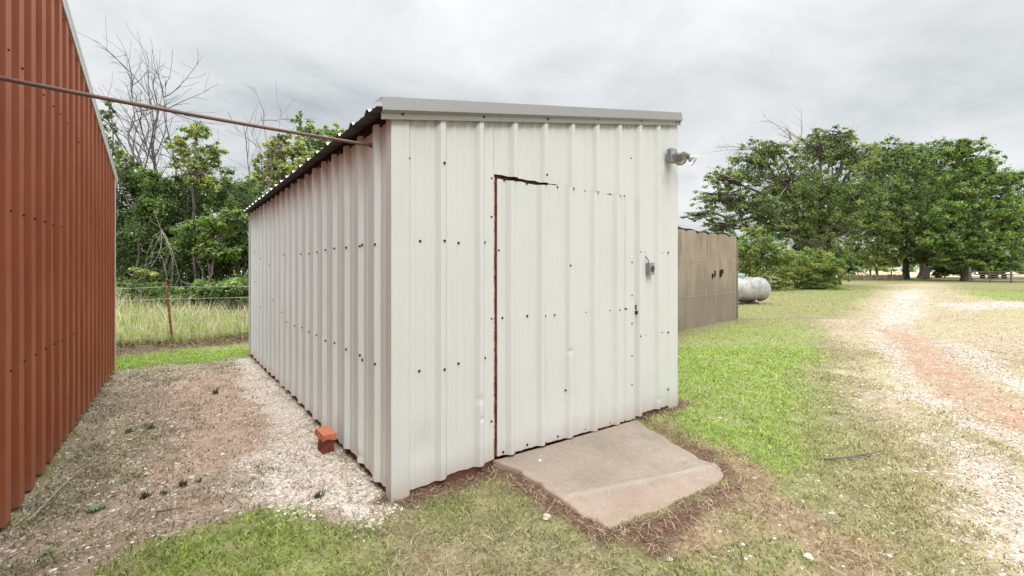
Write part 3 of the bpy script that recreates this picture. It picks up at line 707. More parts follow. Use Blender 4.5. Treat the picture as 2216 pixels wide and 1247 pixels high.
# outlet box
t_, z_ = to_front(1396, 582)
ob = empty('outlet_box', (0, 0, 0), 0, label='small grey weatherproof outlet box right of the shed door', cat='outlet box')
b = MB(); fbox(b, t_ - .005, t_ + .070, .004, .052, z_ - .055, z_ + .058); b.build('box', M['grey_box'], ob, bevel=.004)
b = MB(); fbox(b, t_ - .007, t_ + .072, .052, .058, z_ - .058, z_ + .060); b.build('cover_plate', M['grey_cap'], ob, bevel=.002)
b = MB(); b.lathe(FP3(t_ + .036, .058, z_ + .002), nf3, [(0, .030), (.006, .030), (.008, .026), (.004, .018), (.004, 0)], 20)
b.box(FP3(t_ + .036, .066, z_ + .002), (.010, .012, .046), math.atan2(U[1], U[0])); b.build('switch_knob', M['socket'], ob)
b = MB(); q0 = FP3(t_ + .014, .028, z_ + .056)
b.tube([q0, q0 + up * .03 - u3 * .004, q0 + up * .055 - u3 * .018 - nf3 * .01, q0 + up * .075 - u3 * .014 - nf3 * .024], .004, 6); b.build('cable', M['black'], ob)

# ------------------------------------------------------------ concrete slab
def in_slab_grid():
    P = SLAB.copy(); c_ = P.mean(0); n = 120; ring = []
    seg = np.linalg.norm(np.roll(P, -1, 0) - P, axis=1); cum = np.concatenate([[0], np.cumsum(seg)])
    for k in range(n):
        d = cum[-1] * k / n; i = min(np.searchsorted(cum, d, 'right') - 1, len(P) - 1); f = (d - cum[i]) / seg[i]
        q = P[i] * (1 - f) + P[(i + 1) % len(P)] * f
        if i not in (len(P) - 1,):
            nn = (fbm(np.array([q[0]]), np.array([q[1]]), 7, 5, 3)[0] - .5) * .13; d_ = q - c_; q = q + d_ / np.linalg.norm(d_) * nn
        ring.append(q)
    ring = np.array(ring)
    def zt(x, y):
        t, s = shed_ts(x, y); out = -s
        return slab_top(x, y)
    vs, ed = [], []; rs = list(np.linspace(0, .94, 90)) + [.975, .993, 1.0]
    for r_ in rs:
        q = c_ + (ring - c_) * r_; zz = zt(q[:, 0], q[:, 1]) - (.012 if r_ == 1.0 else (.003 if r_ == .993 else 0))
        vs.append(np.stack([q[:, 0], q[:, 1], zz], 1)); ed.append(np.full(n, max(0, (r_ - .90) / .10)))
    q = c_ + (ring - c_) * 1.01; vs.append(np.stack([q[:, 0], q[:, 1], np.full(n, -.12)], 1)); ed.append(np.ones(n))
    vs = np.concatenate(vs); ed = np.concatenate(ed); R_ = len(rs) + 1
    F = []
    for r_ in range(R_ - 1):
        for k in range(n): F.append((r_ * n + k, r_ * n + (k + 1) % n, (r_ + 1) * n + (k + 1) % n, (r_ + 1) * n + k))
    t, s = shed_ts(vs[:, 0], vs[:, 1]); od = -s - .25 * (t - .85) - .68; ed = np.maximum(ed * .7, .42 * sstep(.0, .10, od)); ridge_highlight = np.exp(-((od + .005) / .022) ** 2)
    return vs, np.array(F), ed, ridge_highlight
vs, F, ed, ridge_highlight = in_slab_grid()
slab = mesh_np('concrete_slab', vs, F, M['concrete'], smooth=True, attrs={'edge': ed, 'ridge_highlight': ridge_highlight})
tag(slab, 'sloping broken-edged concrete ramp slab in front of the shed door', 'slab')

# ------------------------------------------------------------ the red barn
barn = empty('red_barn', (0, 0, 0), 0, label='rust-red ribbed metal barn with white corner trim at left edge', cat='barn')
BEAVE, BPITCH, BRK = 2.71, 0.248, 0.30
def btop(k):  return BEAVE + BPITCH * (BK - k) if k > BRK else BEAVE + BPITCH * (BK - BRK) - BPITCH * (BRK - k)
BPH = 0.054; bps = .257
kk = BK - .02; i = 0
while kk > -4.3:
    k0 = max(kk - .915, -4.3)
    if k0 < BRK < kk: pass
    panel('wall_panel', BO, BV, BN, k0, kk, (lambda i: lambda k: .015 + (vnoise(np.array([k]), np.array([8.]), 7, 3)[0] - .5) * .02)(i), lambda k: btop(k) - .03, BPH, bps, M['barn'], barn, .0015 * (i % 2), 8 if kk > -1 else 3, [], 50 + i, 0.046, .062, .014)
    kk = k0; i += 1
BD = 7.0
def bP(k, d, z): p = BO + BV * k - BN * d; return np.array((p[0], p[1], z))
for (k, zh) in ((BK, BEAVE), (-4.3, btop(-4.3))):
    n_ = BV if k > 0 else -BV
    for j in range(8): panel('wall_panel', BO + BV * k, -BN, n_, .03 + j * .87, .03 + (j + 1) * .87, lambda d: .02, lambda d: zh - .03, .2, bps, M['barn'], barn, 0, 3, [], 80 + j)
# white corner trim
b = MB(); bang = math.atan2(BV[1], BV[0])
p = bP(BK, 0, 0); b.extrude([(-.075, .050), (.014, .050), (.014, -.07), (.010, -.07), (.010, .046), (-.075, .046)], (BV[0], BV[1], 0), (BN[0], BN[1], 0), bP(BK, 0, -.01), bP(BK, 0, BEAVE - .03))
b.build('corner_trim', M['trim'], barn)
# rake trims in two slopes: brown inner batten, white outer angle
bd3 = np.array((BV[0], BV[1], 0)); bn3 = np.array((BN[0], BN[1], 0))
def rk(name, prof, mat, k0, k1):
    b = MB(); b.extrude(prof, bn3, up, bP(k0, 0, btop(k0)), bP(k1, 0, btop(k1) if k1 < BK else BEAVE + BPITCH * (BK - k1))); return b.build(name, mat, barn)
rk('rake_trim', [(.049, -.035), (.056, -.035), (.066, .055), (.059, .055)], M['trim'], BRK, BK + .14)
rk('rake_trim', [(.049, -.035), (.056, -.035), (.066, .055), (.059, .055)], M['trim'], -4.3, BRK)
rk('rake_batten', [(.0, -.065), (.030, -.060), (.047, -.036), (-.03, -.030)], M['rust'], BRK, BK - .02)
rk('rake_batten', [(.0, -.065), (.030, -.060), (.047, -.036), (-.03, -.030)], M['rust'], -4.3, BRK)
for (k0, k1) in ((BRK, BK + .14), (-4.4, BRK)):
    b = MB(); b.extrude([(.064, .020), (.064, .050), (-BD - .1, .050), (-BD - .1, .020)], bn3, up, bP(k0, 0, btop(k0)), bP(k1, 0, BEAVE + BPITCH * (BK - k1) if k1 > BK else btop(k1)))
    b.build('roof', M['roof'], barn)
BSC = [(16.7, 107.6), (48, 148), (73, 180), (94, 205), (115, 230), (131, 247), (145, 266), (21.7, 457), (51, 466), (75, 474), (97, 480), (115, 488), (132, 491), (169, 308), (22, 803), (53, 781), (77, 768), (98, 755), (117, 745), (133, 738), (159, 723)]
screws(barn, BO, BV, BN, [q for q in (seen_at(*p, BO, BV, BN, BPH, bps, .062, .014, .046, -1, BK) for p in BSC) if q], BPH, bps, M['black'], .002, .0070, .046, .062, .014)

# ------------------------------------------------------------ rusty pipe between the two buildings
s_, z_ = to_side(812, 316)
p1 = O + V * s_; end = v3(p1, z_) + np.array((NS[0], NS[1], 0)) * .004
dirp = np.array((-0.803, -0.596, .012)); dirp /= np.linalg.norm(dirp)
L = (BO - p1).dot(BN) / (dirp[:2].dot(BN))
q1 = end + dirp * (L - .03)
pp = empty('metal_pipe', (0, 0, 0), 0, label='thin rusty pipe spanning high between the red barn and white shed', cat='pipe')
b = MB(); n = 12; b.tube([end * (1 - i / n) + q1 * (i / n) + np.array((0, 0, -.012 * math.sin(math.pi * i / n))) for i in range(n + 1)], .0102, 12); b.build('pipe', M['pipe'], pp, smooth=False)
b = MB(); b.tube([end + dirp * -.01, end + dirp * .006], .019, 10); b.tube([end + dirp * .004, end + dirp * .035], .0155, 10); b.build('end_fitting', M['rust'], pp)

# ------------------------------------------------------------ bricks by the side wall
def brick(name, loc, dims, rz, tilt, mat, label, chip):
    import bmesh
    bm = bmesh.new(); bmesh.ops.create_cube(bm, size=1); bmesh.ops.subdivide_edges(bm, edges=bm.edges[:], cuts=7, use_grid_fill=True)
    for v in bm.verts:
        c = v.co.copy(); v.co = Vector((c.x * dims[0], c.y * dims[1], c.z * dims[2]))
        nn = (vnoise(np.array([v.co.x * 40 + v.co.z * 13]), np.array([v.co.y * 40]), 1, 4)[0] - .5) * .004; v.co += c.normalized() * nn
        d = (Vector(chip) - Vector((c.x, c.y, c.z))).length
        if d < .38: v.co *= 1 - .22 * (1 - d / .38)
    me = bpy.data.meshes.new(name); bm.to_mesh(me); bm.free(); me.materials.append(mat)
    o = bpy.data.objects.new(name, me); link(o); o.location = loc; o.rotation_euler = (tilt[0], tilt[1], rz)
    m_ = o.modifiers.new('bevel', 'BEVEL'); m_.width = .002; m_.limit_method = 'ANGLE'; m_.angle_limit = R(50)
    return tag(o, label, 'brick', 'loose bricks by the shed wall')
g0 = G(710, 984); bz = float(gz(np.array([g0[0]]), np.array([g0[1]]))[0])
va = math.atan2(V[1], V[0])
bc = np.array(g0) + V * .06
brick('brick', (bc[0], bc[1], bz + .040), (.13, .088, .115), va, (0, 0), M['brick2'], 'dark red brick standing in the gravel beneath another brick', (.5, .5, .5))
bc2 = bc + V * .015 + np.array((0.004, 0)); brick('brick', (bc2[0], bc2[1], bz + .040 + .0575 + .0285), (.20, .100, .053), va + R(3), (R(1.5), R(-1)), M['brick1'], 'bright orange brick lying on top of the dark brick', (-.5, .15, -.5))

# ------------------------------------------------------------ barbed wire fence behind
bf = empty('wire_fence', (0, 0, 0), 0, label='barbed wire fence on a leaning rusty steel post behind the shed', cat='fence')
def tpost(P, lean, h=1.24):
    z0 = float(gz(np.array([P[0]]), np.array([P[1]]))[0]); b = MB()
    a = math.atan2(FD[1], FD[0]); p0 = np.array((P[0], P[1], z0 - .3)); d = np.array((lean[0], lean[1], 1.)); d /= np.linalg.norm(d); p1 = p0 + d * (h + .3)
    b.extrude([(-.02, .0), (.02, .0), (.02, .005), (.004, .005), (.004, .034), (-.004, .034), (-.004, .005), (-.02, .005)], (FD[0], FD[1], 0), (FNn[0], FNn[1], 0), p0, p1)
    for q in range(16):
        c_ = p0 + d * (.45 + q * .055) + np.array((-FNn[0], -FNn[1], 0)) * .004
        b.box(c_, (.012, .012, .018), a)
    b.build('post', M['rust'], bf); return p0, d
tp = {}
for (t, lean) in ((-4.2, (.02, 0)), (0, (-.115, .01)), (4.0, (.01, 0)), (8.0, (0, 0))):
    tp[t] = tpost(FP + FD * t, lean, 1.2)
for wz, sag in ((1.10, .045), (.87, .035), (.60, .03), (.38, .03), (.16, .02)):
    pts = []
    ks = sorted(tp)
    for a, b_ in zip(ks[:-1], ks[1:]):
        pa = tp[a][0] + tp[a][1] * (wz + .3) - np.array((FNn[0], FNn[1], 0)) * .012; pb = tp[b_][0] + tp[b_][1] * (wz + .3) - np.array((FNn[0], FNn[1], 0)) * .012
        for i in range(12 + (b_ == ks[-1])):
            f = i / 12; pts.append(pa * (1 - f) + pb * f - up * sag * 4 * f * (1 - f) + up * (random.random() - .5) * .006)
    b = MB(); b.tube(pts, .0032, 5)
    for i in range(0, len(pts) - 1):
        for f in (.2, .7):
            c_ = pts[i] * (1 - f) + pts[i + 1] * f; d = np.array([random.random() - .5, random.random() - .5, random.random() + .3]); d /= np.linalg.norm(d); b.tube([c_ - d * .013, c_ + d * .013], .0014, 3)
    b.build('wire', M['wire'], bf)

# ------------------------------------------------------------ tan corrugated wall at right
tw = empty('corrugated_wall', (0, 0, 0), 0, label='weathered tan corrugated sheet wall beyond the shed', cat='wall')
T0 = np.array(G(1463, 717)); T1 = np.array(G(1593, 690)); TD = (T1 - T0) / np.linalg.norm(T1 - T0); TNn = np.array((TD[1], -TD[0])); TL = np.linalg.norm(T1 - T0)
def to_tan(px):
    r = (px - CX) / FPX; return (r * T0[1] - T0[0]) / (TD[0] - r * TD[1])
joints = [to_tan(p) for p in (1459, 1482.7, 1506.7, 1529.6, 1550.8, 1574)] + [TL]
joints = [joints[0] - .62 * k for k in (4, 3, 2, 1)] + joints
def tan_panel(org, dr, nr, a, b_, z0, z1, seed, par):
    us = np.arange(a, b_ - .004, .0125); us = us[us < b_ - .028]; us = np.append(us, b_ - .028)
    bow = .050 * np.sin(np.pi * (us - a) / (b_ - a))
    h = .015 * np.sin((us - a) * 2 * np.pi / .075) + bow
    zs = np.array([z0, .12, .12 + .02, .74, .76, .78, 1.2, 1.62, 1.64, 1.66, 2.0, z1])
    A, Zz = np.meshgrid(us, zs); H = np.tile(h, (len(zs), 1)); H[4] += .006; H[8] += .004
    tp_ = z1 + .02 * np.sin((us - a) / (b_ - a) * np.pi) ; Zz[-1] = tp_
    X = org[0] + dr[0] * A + nr[0] * H; Y = org[1] + dr[1] * A + nr[1] * H
    n, r = len(us), len(zs); ii = (np.arange(r - 1)[:, None] * n + np.arange(n - 1)[None, :]).ravel()
    o = mesh_np('wall_panel', np.stack([X.ravel(), Y.ravel(), Zz.ravel()], 1), np.stack([ii, ii + 1, ii + 1 + n, ii + n], 1), M['tan'], par)
    s = o.modifiers.new('thickness', 'SOLIDIFY'); s.thickness = .008; return o
TH = 2.33
for i, (a, b_) in enumerate(zip(joints[:-1], joints[1:])):
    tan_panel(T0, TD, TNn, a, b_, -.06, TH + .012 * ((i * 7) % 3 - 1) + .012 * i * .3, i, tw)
for k in range(4): tan_panel(T0 + TD * TL, -TNn, TD, k * .6, (k + 1) * .6, -.06, TH, 20 + k, tw)
b = MB()     # backing frame so that the sheets stand
for t in (joints[0] + .05, 0.0, TL / 2, TL - .08):
    c_ = T0 + TD * t - TNn * .07; b.box((c_[0], c_[1], TH / 2 - .05), (.09, .09, TH - .05), math.atan2(TD[1], TD[0]))
for z in (.75, 1.63):
    c_ = T0 + TD * (joints[0] + TL) / 2 - TNn * .045; b.box((c_[0], c_[1], z), (TL - joints[0] - .1, .04, .09), math.atan2(TD[1], TD[0]))
b.build('frame', M['grey_wood'], tw)
for t in joints[1:-1]:
    b = MB(); c_ = T0 + TD * t - TNn * .012; b.box((c_[0], c_[1], TH / 2 - .05), (.05, .010, TH - .04), math.atan2(TD[1], TD[0])); b.build('batten', M['dark'], tw)
b = MB(); pts = []
for i in range(40):
    f = i / 39; t = joints[0] + (TL - joints[0]) * f; c_ = T0 + TD * t; zt = TH + .05 + .012 * math.sin(i * 1.3) + .012 * math.sin(i * .45)
    pts.append((c_[0] + TNn[0] * .01, c_[1] + TNn[1] * .01, zt))
c_ = T0 + TD * (TL + .02) + TNn * .03
pts += [(c_[0], c_[1], TH + .02), (c_[0], c_[1], TH - .1), (c_[0], c_[1], TH - .5)]
b.tube(pts, .026, 7); b.build('top_edging', M['black'], tw)
b = MB(); c_ = T0 + TD * (TL + .012) + TNn * .02; b.box((c_[0], c_[1], TH / 2 - .05), (.02, .05, TH - .06), math.atan2(TD[1], TD[0])); b.build('corner_strip', M['tan'], tw)
for (px, py, w_, h_, tl) in ((1537, 597, .05, .11, .03), (1541.5, 592, .07, .15, 0), (1554.5, 592, .06, .19, 0), (1558, 588, .06, .13, 0)):
    t = to_tan(px); Yp = T0[1] + TD[1] * t; z = CAMZ + (HY - py) * Yp / FPX; c_ = T0 + TD * t + TNn * .066
    b = MB(); b.box((c_[0], c_[1], z), (w_, .035, h_), math.atan2(TD[1], TD[0])); b.build('vent_flap', M['black'], tw)

# ------------------------------------------------------------ propane tank
tk = empty('propane_tank', (0, 0, 0), 0, label='weathered white propane tank with teal dome lying behind tan wall', cat='tank')
ax = np.array((.955, .297, 0.)); rT = .51; half = 1.95
cT = np.array((8.98, 18.2, .60)); e1 = cT + ax * half
prof = []
def tank_prof():
    P = []; a_ = .36
    for i in range(9): th = math.pi / 2 * i / 8; P.append((-half + a_ * (1 - math.sin(th)) if False else -half + a_ * (1 - math.cos(math.pi / 2 - th) if False else 1 - math.sin(th)), rT * math.cos(th) if False else rT * math.sqrt(max(0, 1 - math.sin(th) ** 2)) if False else rT * math.cos(th)))
    return P
prof = [(-half + .36 * (1 - math.cos(math.pi / 2 * i / 9)), rT * math.sin(math.pi / 2 * i / 9)) for i in range(10)]
prof += [(0, rT + .0), (.01, rT + .004), (.04, rT + .004), (.05, rT)] + [(half - .36 * (1 - math.sin(math.pi / 2 * i / 9)), rT * math.cos(math.pi / 2 * i / 9)) for i in range(10)]
b = MB(); b.lathe(cT, ax, prof, 40); b.build('body', M['tank'], tk, smooth=True)
b = MB(); dc = cT + ax * .56 + np.array((0, 0, rT - .03)); b.lathe(dc, up, [(0, .19), (.10, .19), (.16, .17), (.19, .12), (.20, 0)], 20); b.build('dome', M['teal'], tk, smooth=True)
b = MB(); b.lathe(cT + ax * .95 + up * (rT - .01), up, [(0, .03), (.06, .03), (.065, .045), (.08, .045), (.08, 0)], 10); b.build('valve', M['dull_white'], tk)
fr = np.array((.297, -.955, 0)); b = MB(); b.box(cT + ax * .55 + fr * (rT * .93) + up * .12, (.16, .025, .24), math.atan2(ax[1], ax[0])); b.build('data_plate', M['dull_white'], tk)
for s in (-1.15, 1.15):
    b = MB(); c_ = cT + ax * s
    for q in (-.32, .32): b.box(c_ + fr * q * .8 + np.array((0, 0, -.48)), (.07, .07, .36), math.atan2(ax[1], ax[0]))
    b.box(c_ + np.array((0, 0, -.47)), (.09, .62, .05), math.atan2(ax[1], ax[0])); b.build('leg', M['dull_white'], tk)
for s in (-1.2, 1.2):
    b = MB(); c_ = cT + ax * s; b.box((c_[0], c_[1], .03), (.25, 1.0, .10), math.atan2(ax[1], ax[0])); b.build('footing', M['concrete'], tk)

# ------------------------------------------------------------ rail fence far right
rf = empty('rail_fence', (0, 0, 0), 0, label='grey five-rail pipe and board fence at the far right', cat='fence')
F0 = np.array(W(2099, 585, 50.0)[:2]); F1 = np.array(W(2216, 585, 47.0)[:2]); fd = (F1 - F0) / np.linalg.norm(F1 - F0); fa = math.atan2(fd[1], fd[0])
fz = float(gz(F0[:1], F0[1:])[0])
span = float(np.linalg.norm(np.array(W(2187, 585, 48.0)[:2]) - F0))
for i in range(4):
    c_ = F0 + fd * span * i; b = MB(); b.box((c_[0], c_[1], fz + (.86 if i == 0 else .68)), (.17, .17, 1.72 if i == 0 else 1.36), fa); b.build('post', M['grey_wood'], rf, bevel=.02)
    if i < 3:
        c_ = F0 + fd * span * (i + .5); b = MB(); b.box((c_[0], c_[1], fz + .55), (.09, .09, 1.15), fa); b.build('post', M['grey_wood'], rf)
for z in (.18, .42, .66, .92, 1.18):
    for i in range(3):
        b = MB(); a_ = v3(F0 + fd * span * i - np.array((-fd[1], fd[0])) * .10, fz + z + (.01 if i % 2 else 0)); c_ = v3(F0 + fd * span * (i + 1) - np.array((-fd[1], fd[0])) * .10, fz + z + (.12 if z > 1.1 and i == 1 else 0))
        b.tube([a_, (a_ + c_) / 2 + up * -.01, c_], .045, 6); b.build('rail', M['grey_wood'], rf)
# trailer parked behind the rails
tr = empty('flatbed_trailer', (0, 0, 0), 0, label='dark low trailer with white box parked behind the rail fence', cat='trailer')
c0 = W(2150, 585, 58.0); tz = float(gz(c0[:1], c0[1:2])[0]); c0[2] = tz
b = MB(); b.box(c0 + (0, 0, .62), (3.2, 1.7, .14)); b.box(c0 + (-.2, 0, 1.0), (2.1, 1.5, .62)); b.build('bed', M['trailer'], tr, bevel=.04)
b = MB(); b.box(c0 + (.35, -.80, .72), (.85, .10, .16)); b.build('side_panel', M['dull_white'], tr, bevel=.03)
b = MB(); b.tube([c0 + (1.6, 0, .6), c0 + (2.6, 0, .5)], .06, 8); b.build('drawbar', M['trailer'], tr)
for (x, y) in ((-.6, -.8), (.5, -.8), (-.6, .8), (.5, .8)):
    b = MB(); b.lathe(c0 + (x, y - .1, .33), (0, 1, 0), [(0, 0), (0, .2), (0, .30), (.03, .33), (.17, .33), (.2, .30), (.2, .2), (.2, 0)], 18); b.build('wheel', M['black'], tr)

# ------------------------------------------------------------ vegetation builders
def tubes(paths, n=5):
    V_, F_ = [], []; off = 0
    for pts, rad in paths:
        pts = np.asarray(pts, float); m = len(pts); d = np.gradient(pts, axis=0); d /= np.linalg.norm(d, axis=1)[:, None] + 1e-9
        ref = np.where(np.abs(d[:, 2:3]) > .85, np.array([[1., 0, 0]]), np.array([[0, 0, 1.]]))
        a = np.cross(d, ref); a /= np.linalg.norm(a, axis=1)[:, None] + 1e-9; b = np.cross(d, a)
        th = np.arange(n) * 2 * np.pi / n
        ring = pts[:, None, :] + (a[:, None, :] * np.cos(th)[None, :, None] + b[:, None, :] * np.sin(th)[None, :, None]) * np.asarray(rad)[:, None, None]
        V_.append(ring.reshape(-1, 3))
        i = np.arange(m - 1)[:, None] * n; k = np.arange(n)[None, :]; k2 = (k + 1) % n
        F_.append(np.stack([i + k, i + k2, i + n + k2, i + n + k], -1).reshape(-1, 4) + off); off += m * n
    return np.concatenate(V_), np.concatenate(F_)
def curve(p0, p1, bow, wob, n, g):
    t = np.linspace(0, 1, n)[:, None]; L = np.linalg.norm(p1 - p0)
    P = p0 * (1 - t) + p1 * t; P = P + np.array(bow)[None, :] * (np.sin(np.pi * t)) * L
    w = g.normal(0, wob * L, (n, 3)); w[0] = 0; w[-1] = 0; return P + w
def leaves(centres, spread, per, size, cols, g, flat_=.5, aspect=.55, jit=.25):
    """leaf-sized faces scattered round clump centres"""
    n = len(centres) * per; c = np.repeat(centres, per, 0); sp = np.repeat(spread, per, 0) if np.ndim(spread) else spread
    d = g.normal(0, 1, (n, 3)); d /= np.linalg.norm(d, axis=1)[:, None]; r = np.abs(g.normal(0, .62, n)).clip(0, 1.7)
    p = c + d * r[:, None] * (sp if np.ndim(sp) == 2 else (sp[:, None] if np.ndim(sp) else sp))
    nrm = d * .6 + g.normal(0, .55, (n, 3)); nrm[:, 2] += flat_; nrm /= np.linalg.norm(nrm, axis=1)[:, None]
    ax_ = g.normal(0, 1, (n, 3)); ax_ -= nrm * (ax_ * nrm).sum(1)[:, None]; ax_ /= np.linalg.norm(ax_, axis=1)[:, None]; bx = np.cross(nrm, ax_)
    s = size * (.6 + .8 * g.random(n))[:, None]
    fold = nrm * s * .18
    v = np.stack([p - ax_ * s * .5, p + bx * s * aspect * .5 + fold, p + ax_ * s * .5, p - bx * s * aspect * .5 + fold], 1).reshape(-1, 3)
    f = np.arange(n * 4).reshape(n, 4)
    f = np.concatenate([f[:, [0, 1, 2]], f[:, [0, 2, 3]]])
    ci = np.repeat(g.integers(0, len(cols), len(centres)), per); cc = np.minimum(np.array(cols) * np.array((3.3, 2.95, 2.8)), .50)[ci] * (1 + g.normal(0, jit, n))[:, None].clip(.45, 1.7)
    return v, f, np.repeat(cc, 4, 0)
def crown_tree(name, label, group, base, lobes, trunk_r, clumps, per, leaf, cols, seed, cat='tree', trunks=1, clump_r=.28, twig=True, limb_from=.45, bark='bark', flat_=.5, aspect=.55, sparse=0.0, twigs=26):
    g = np.random.default_rng(seed); t_ = empty(name, (0, 0, 0), 0, label=label, cat=cat, group=group)
    base = np.array(base, float); cen = [];spr = []; paths = []
    tops = np.array([l[0] for l in lobes]); mean = tops.mean(0)
    fork = base * (1 - limb_from) + mean * limb_from; fork[:2] = base[:2] + (fork[:2] - base[:2]) * .45; fork[2] = base[2] + (mean[2] - base[2]) * limb_from
    starts = []
    for k in range(trunks):
        b0 = base + np.array((g.normal(0, .5), g.normal(0, .3), 0)) * (trunk_r * 2.2 if trunks > 1 else 0) - np.array((0, 0, .15)); f0 = fork + g.normal(0, .4, 3) * (trunk_r * 2 if trunks > 1 else .1)
        P = curve(b0, f0, (g.normal(0, .05), 0, 0), .015, 7, g); rr = trunk_r * np.linspace(1.0, .7, 7); rr[0] *= 1.35
        paths.append((P, rr)); starts.append(f0)
    vol = np.array([r_[0] * r_[1] * r_[2] for _, r_ in lobes]) ** (2 / 3); vol = vol / vol.sum()
    for (c_, r_), w in zip(lobes, vol):
        c_ = np.array(c_, float); r_ = np.array(r_, float); st = starts[g.integers(len(starts))]
        tgt = c_ + g.normal(0, .15, 3) * r_
        paths.append((curve(st, tgt, (0, 0, .08), .03, 8, g), trunk_r * np.linspace(.55, .16, 8)))
        m = max(5, int(clumps * w)); d = g.normal(0, 1, (m, 3)); d /= np.linalg.norm(d, axis=1)[:, None]
        q = c_ + d * r_ * (g.random(m)[:, None] ** .38) * (1 + g.normal(0, .10, m))[:, None]
        q = q[g.random(m) > sparse]
        cen.append(q); spr.append(np.tile(r_[None, :] * clump_r, (len(q), 1)) * (.6 + .7 * g.random(len(q)))[:, None])
        if twig:
            for j in g.choice(len(q), min(len(q), twigs), replace=False):
                a_ = tgt * .5 + c_ * .5 + g.normal(0, .2, 3) * r_; paths.append((curve(a_, q[j], (0, 0, .05), .05, 5, g), trunk_r * np.linspace(.13, .03, 5)))
    v, f = tubes(paths, 6); mesh_np('trunk', v, f, M[bark], t_, smooth=True)
    cen = np.concatenate(cen); spr = np.concatenate(spr)
    v, f, c_ = leaves(cen, spr, per, leaf, cols, g, flat_, aspect); mesh_np('crown', v, f, M['leaf'], t_, col=c_)
    return t_
def px_lobes(L, Y, depth=1.0):
    out = []
    for l in L:
        px, py, rx = l[:3]; ry = l[3] if len(l) > 3 else rx; yy = Y + (l[4] if len(l) > 4 else 0)
        k = yy / FPX; out.append((W(px, py, yy), (rx * k, max(rx, ry) * k * depth, ry * k)))
    return out
def gp(px, Y): x = (px - CX) / FPX * Y; return (x, Y, float(gz(np.array([x]), np.array([Y]))[0]))
DK = [(0.030, 0.052, 0.020), (0.045, 0.075, 0.025), (0.060, 0.095, 0.032), (0.024, 0.040, 0.018)]
MD = [(0.060, 0.105, 0.030), (0.085, 0.135, 0.040), (0.045, 0.080, 0.026), (0.075, 0.10, 0.04)]
LT = [(0.135, 0.205, 0.050), (0.165, 0.230, 0.065), (0.100, 0.160, 0.040), (0.19, .25, .09)]
OL = [(0.105, 0.140, 0.052), (0.13, 0.165, 0.066), (0.08, 0.110, 0.042), (0.16, .185, .085)]
EM = [(0.058, 0.102, 0.034), (0.078, 0.132, 0.044), (0.042, 0.075, 0.028), (0.110, .160, .062)]

# thicket beyond the fence
TG = 'trees and shrubs of the thicket behind the fence'
crown_tree('thicket_shrub', 'dark dense shrub of the thicket nearest the red barn', TG, gp(270, 12.6), px_lobes([(180, 470, 90), (270, 430, 70), (300, 520, 90, 80), (240, 580, 100, 70), (130, 560, 100), (270, 625, 110, 30)], 13.0, .8), .10, 420, 90, .080, DK + MD[:1], 101, 'shrub')
crown_tree('thicket_shrub', 'dark green round-topped shrub at the middle of the thicket', TG, gp(370, 12.2), px_lobes([(370, 480, 80), (420, 440, 70), (340, 560, 85), (430, 560, 90, 75), (330, 420, 60), (380, 625, 120, 30)], 12.8, .8), .10, 460, 90, .080, DK + MD[:2], 102, 'shrub')
crown_tree('thicket_shrub', 'dark shrub of the thicket close behind the shed back corner', TG, gp(510, 12.5), px_lobes([(500, 430, 60), (500, 510, 75), (560, 470, 70), (540, 570, 90, 70), (620, 520, 100), (700, 560, 100), (510, 625, 110, 30)], 13.2, .8), .10, 480, 90, .080, DK + MD[:2], 103, 'shrub')
crown_tree('thicket_shrub', 'olive leafy upper shrub left of the shed roof corner', TG, gp(500, 14.2), px_lobes([(470, 410, 45, 30), (520, 440, 50, 35), (545, 400, 30, 22)], 14.6), .08, 130, 70, .075, OL + MD[:1], 104, 'shrub')
crown_tree('pale_sapling', 'light green airy sapling rising above the dark thicket', TG, gp(400, 11.8), px_lobes([(428, 295, 34, 26), (395, 320, 34, 24), (452, 335, 34, 24), (420, 362, 48, 24), (470, 322, 22, 14), (375, 300, 16, 14), (440, 400, 40, 20)], 12.4, .9), .045, 190, 50, .080, LT + MD[:1], 105, 'sapling', limb_from=.8, clump_r=.24, sparse=.12)
crown_tree('leafy_shrub', 'mid green shrub in front of the dark thicket, left of the sapling', TG, gp(300, 11.9), px_lobes([(300, 400, 40, 26), (265, 370, 28, 30), (340, 395, 30, 22)], 13.0), .05, 110, 60, .08, MD + OL[:1], 106, 'shrub')
crown_tree('leafy_shrub', 'bushy green branch hanging beside the barn roof edge', TG, gp(235, 12.0), px_lobes([(228, 250, 22, 26), (236, 225, 14, 16), (262, 330, 20, 18), (205, 300, 24, 60)], 12.6), .05, 70, 36, .09, MD + LT[:2], 107, 'shrub', sparse=.15)
crown_tree('leafy_shrub', 'mid green drooping shrub at the centre of the thicket front', TG, gp(440, 11.4), px_lobes([(445, 500, 48, 30), (500, 475, 36, 26), (410, 535, 36, 24), (480, 545, 44, 26)], 12.0), .05, 130, 50, .095, MD + [LT[2]], 108, 'shrub')
crown_tree('tree', 'olive-green tree showing above the shed roof', TG, gp(630, 19), px_lobes([(600, 320, 30, 28), (640, 335, 36, 30), (585, 360, 34, 28), (650, 375, 50, 36), (610, 300, 22, 18), (575, 395, 36, 28), (700, 400, 60, 50)], 20), .20, 260, 46, .15, OL + LT[:1], 109)
crown_tree('tree', 'bright green tall tree behind the olive one above the shed roof', TG, gp(700, 22), px_lobes([(645, 262, 12, 18), (668, 285, 30, 20), (725, 285, 26, 18), (700, 310, 44, 22), (690, 345, 60, 30), (740, 330, 40, 40), (760, 400, 70, 60)], 22.5), .22, 260, 46, .16, EM + LT[:2], 110)
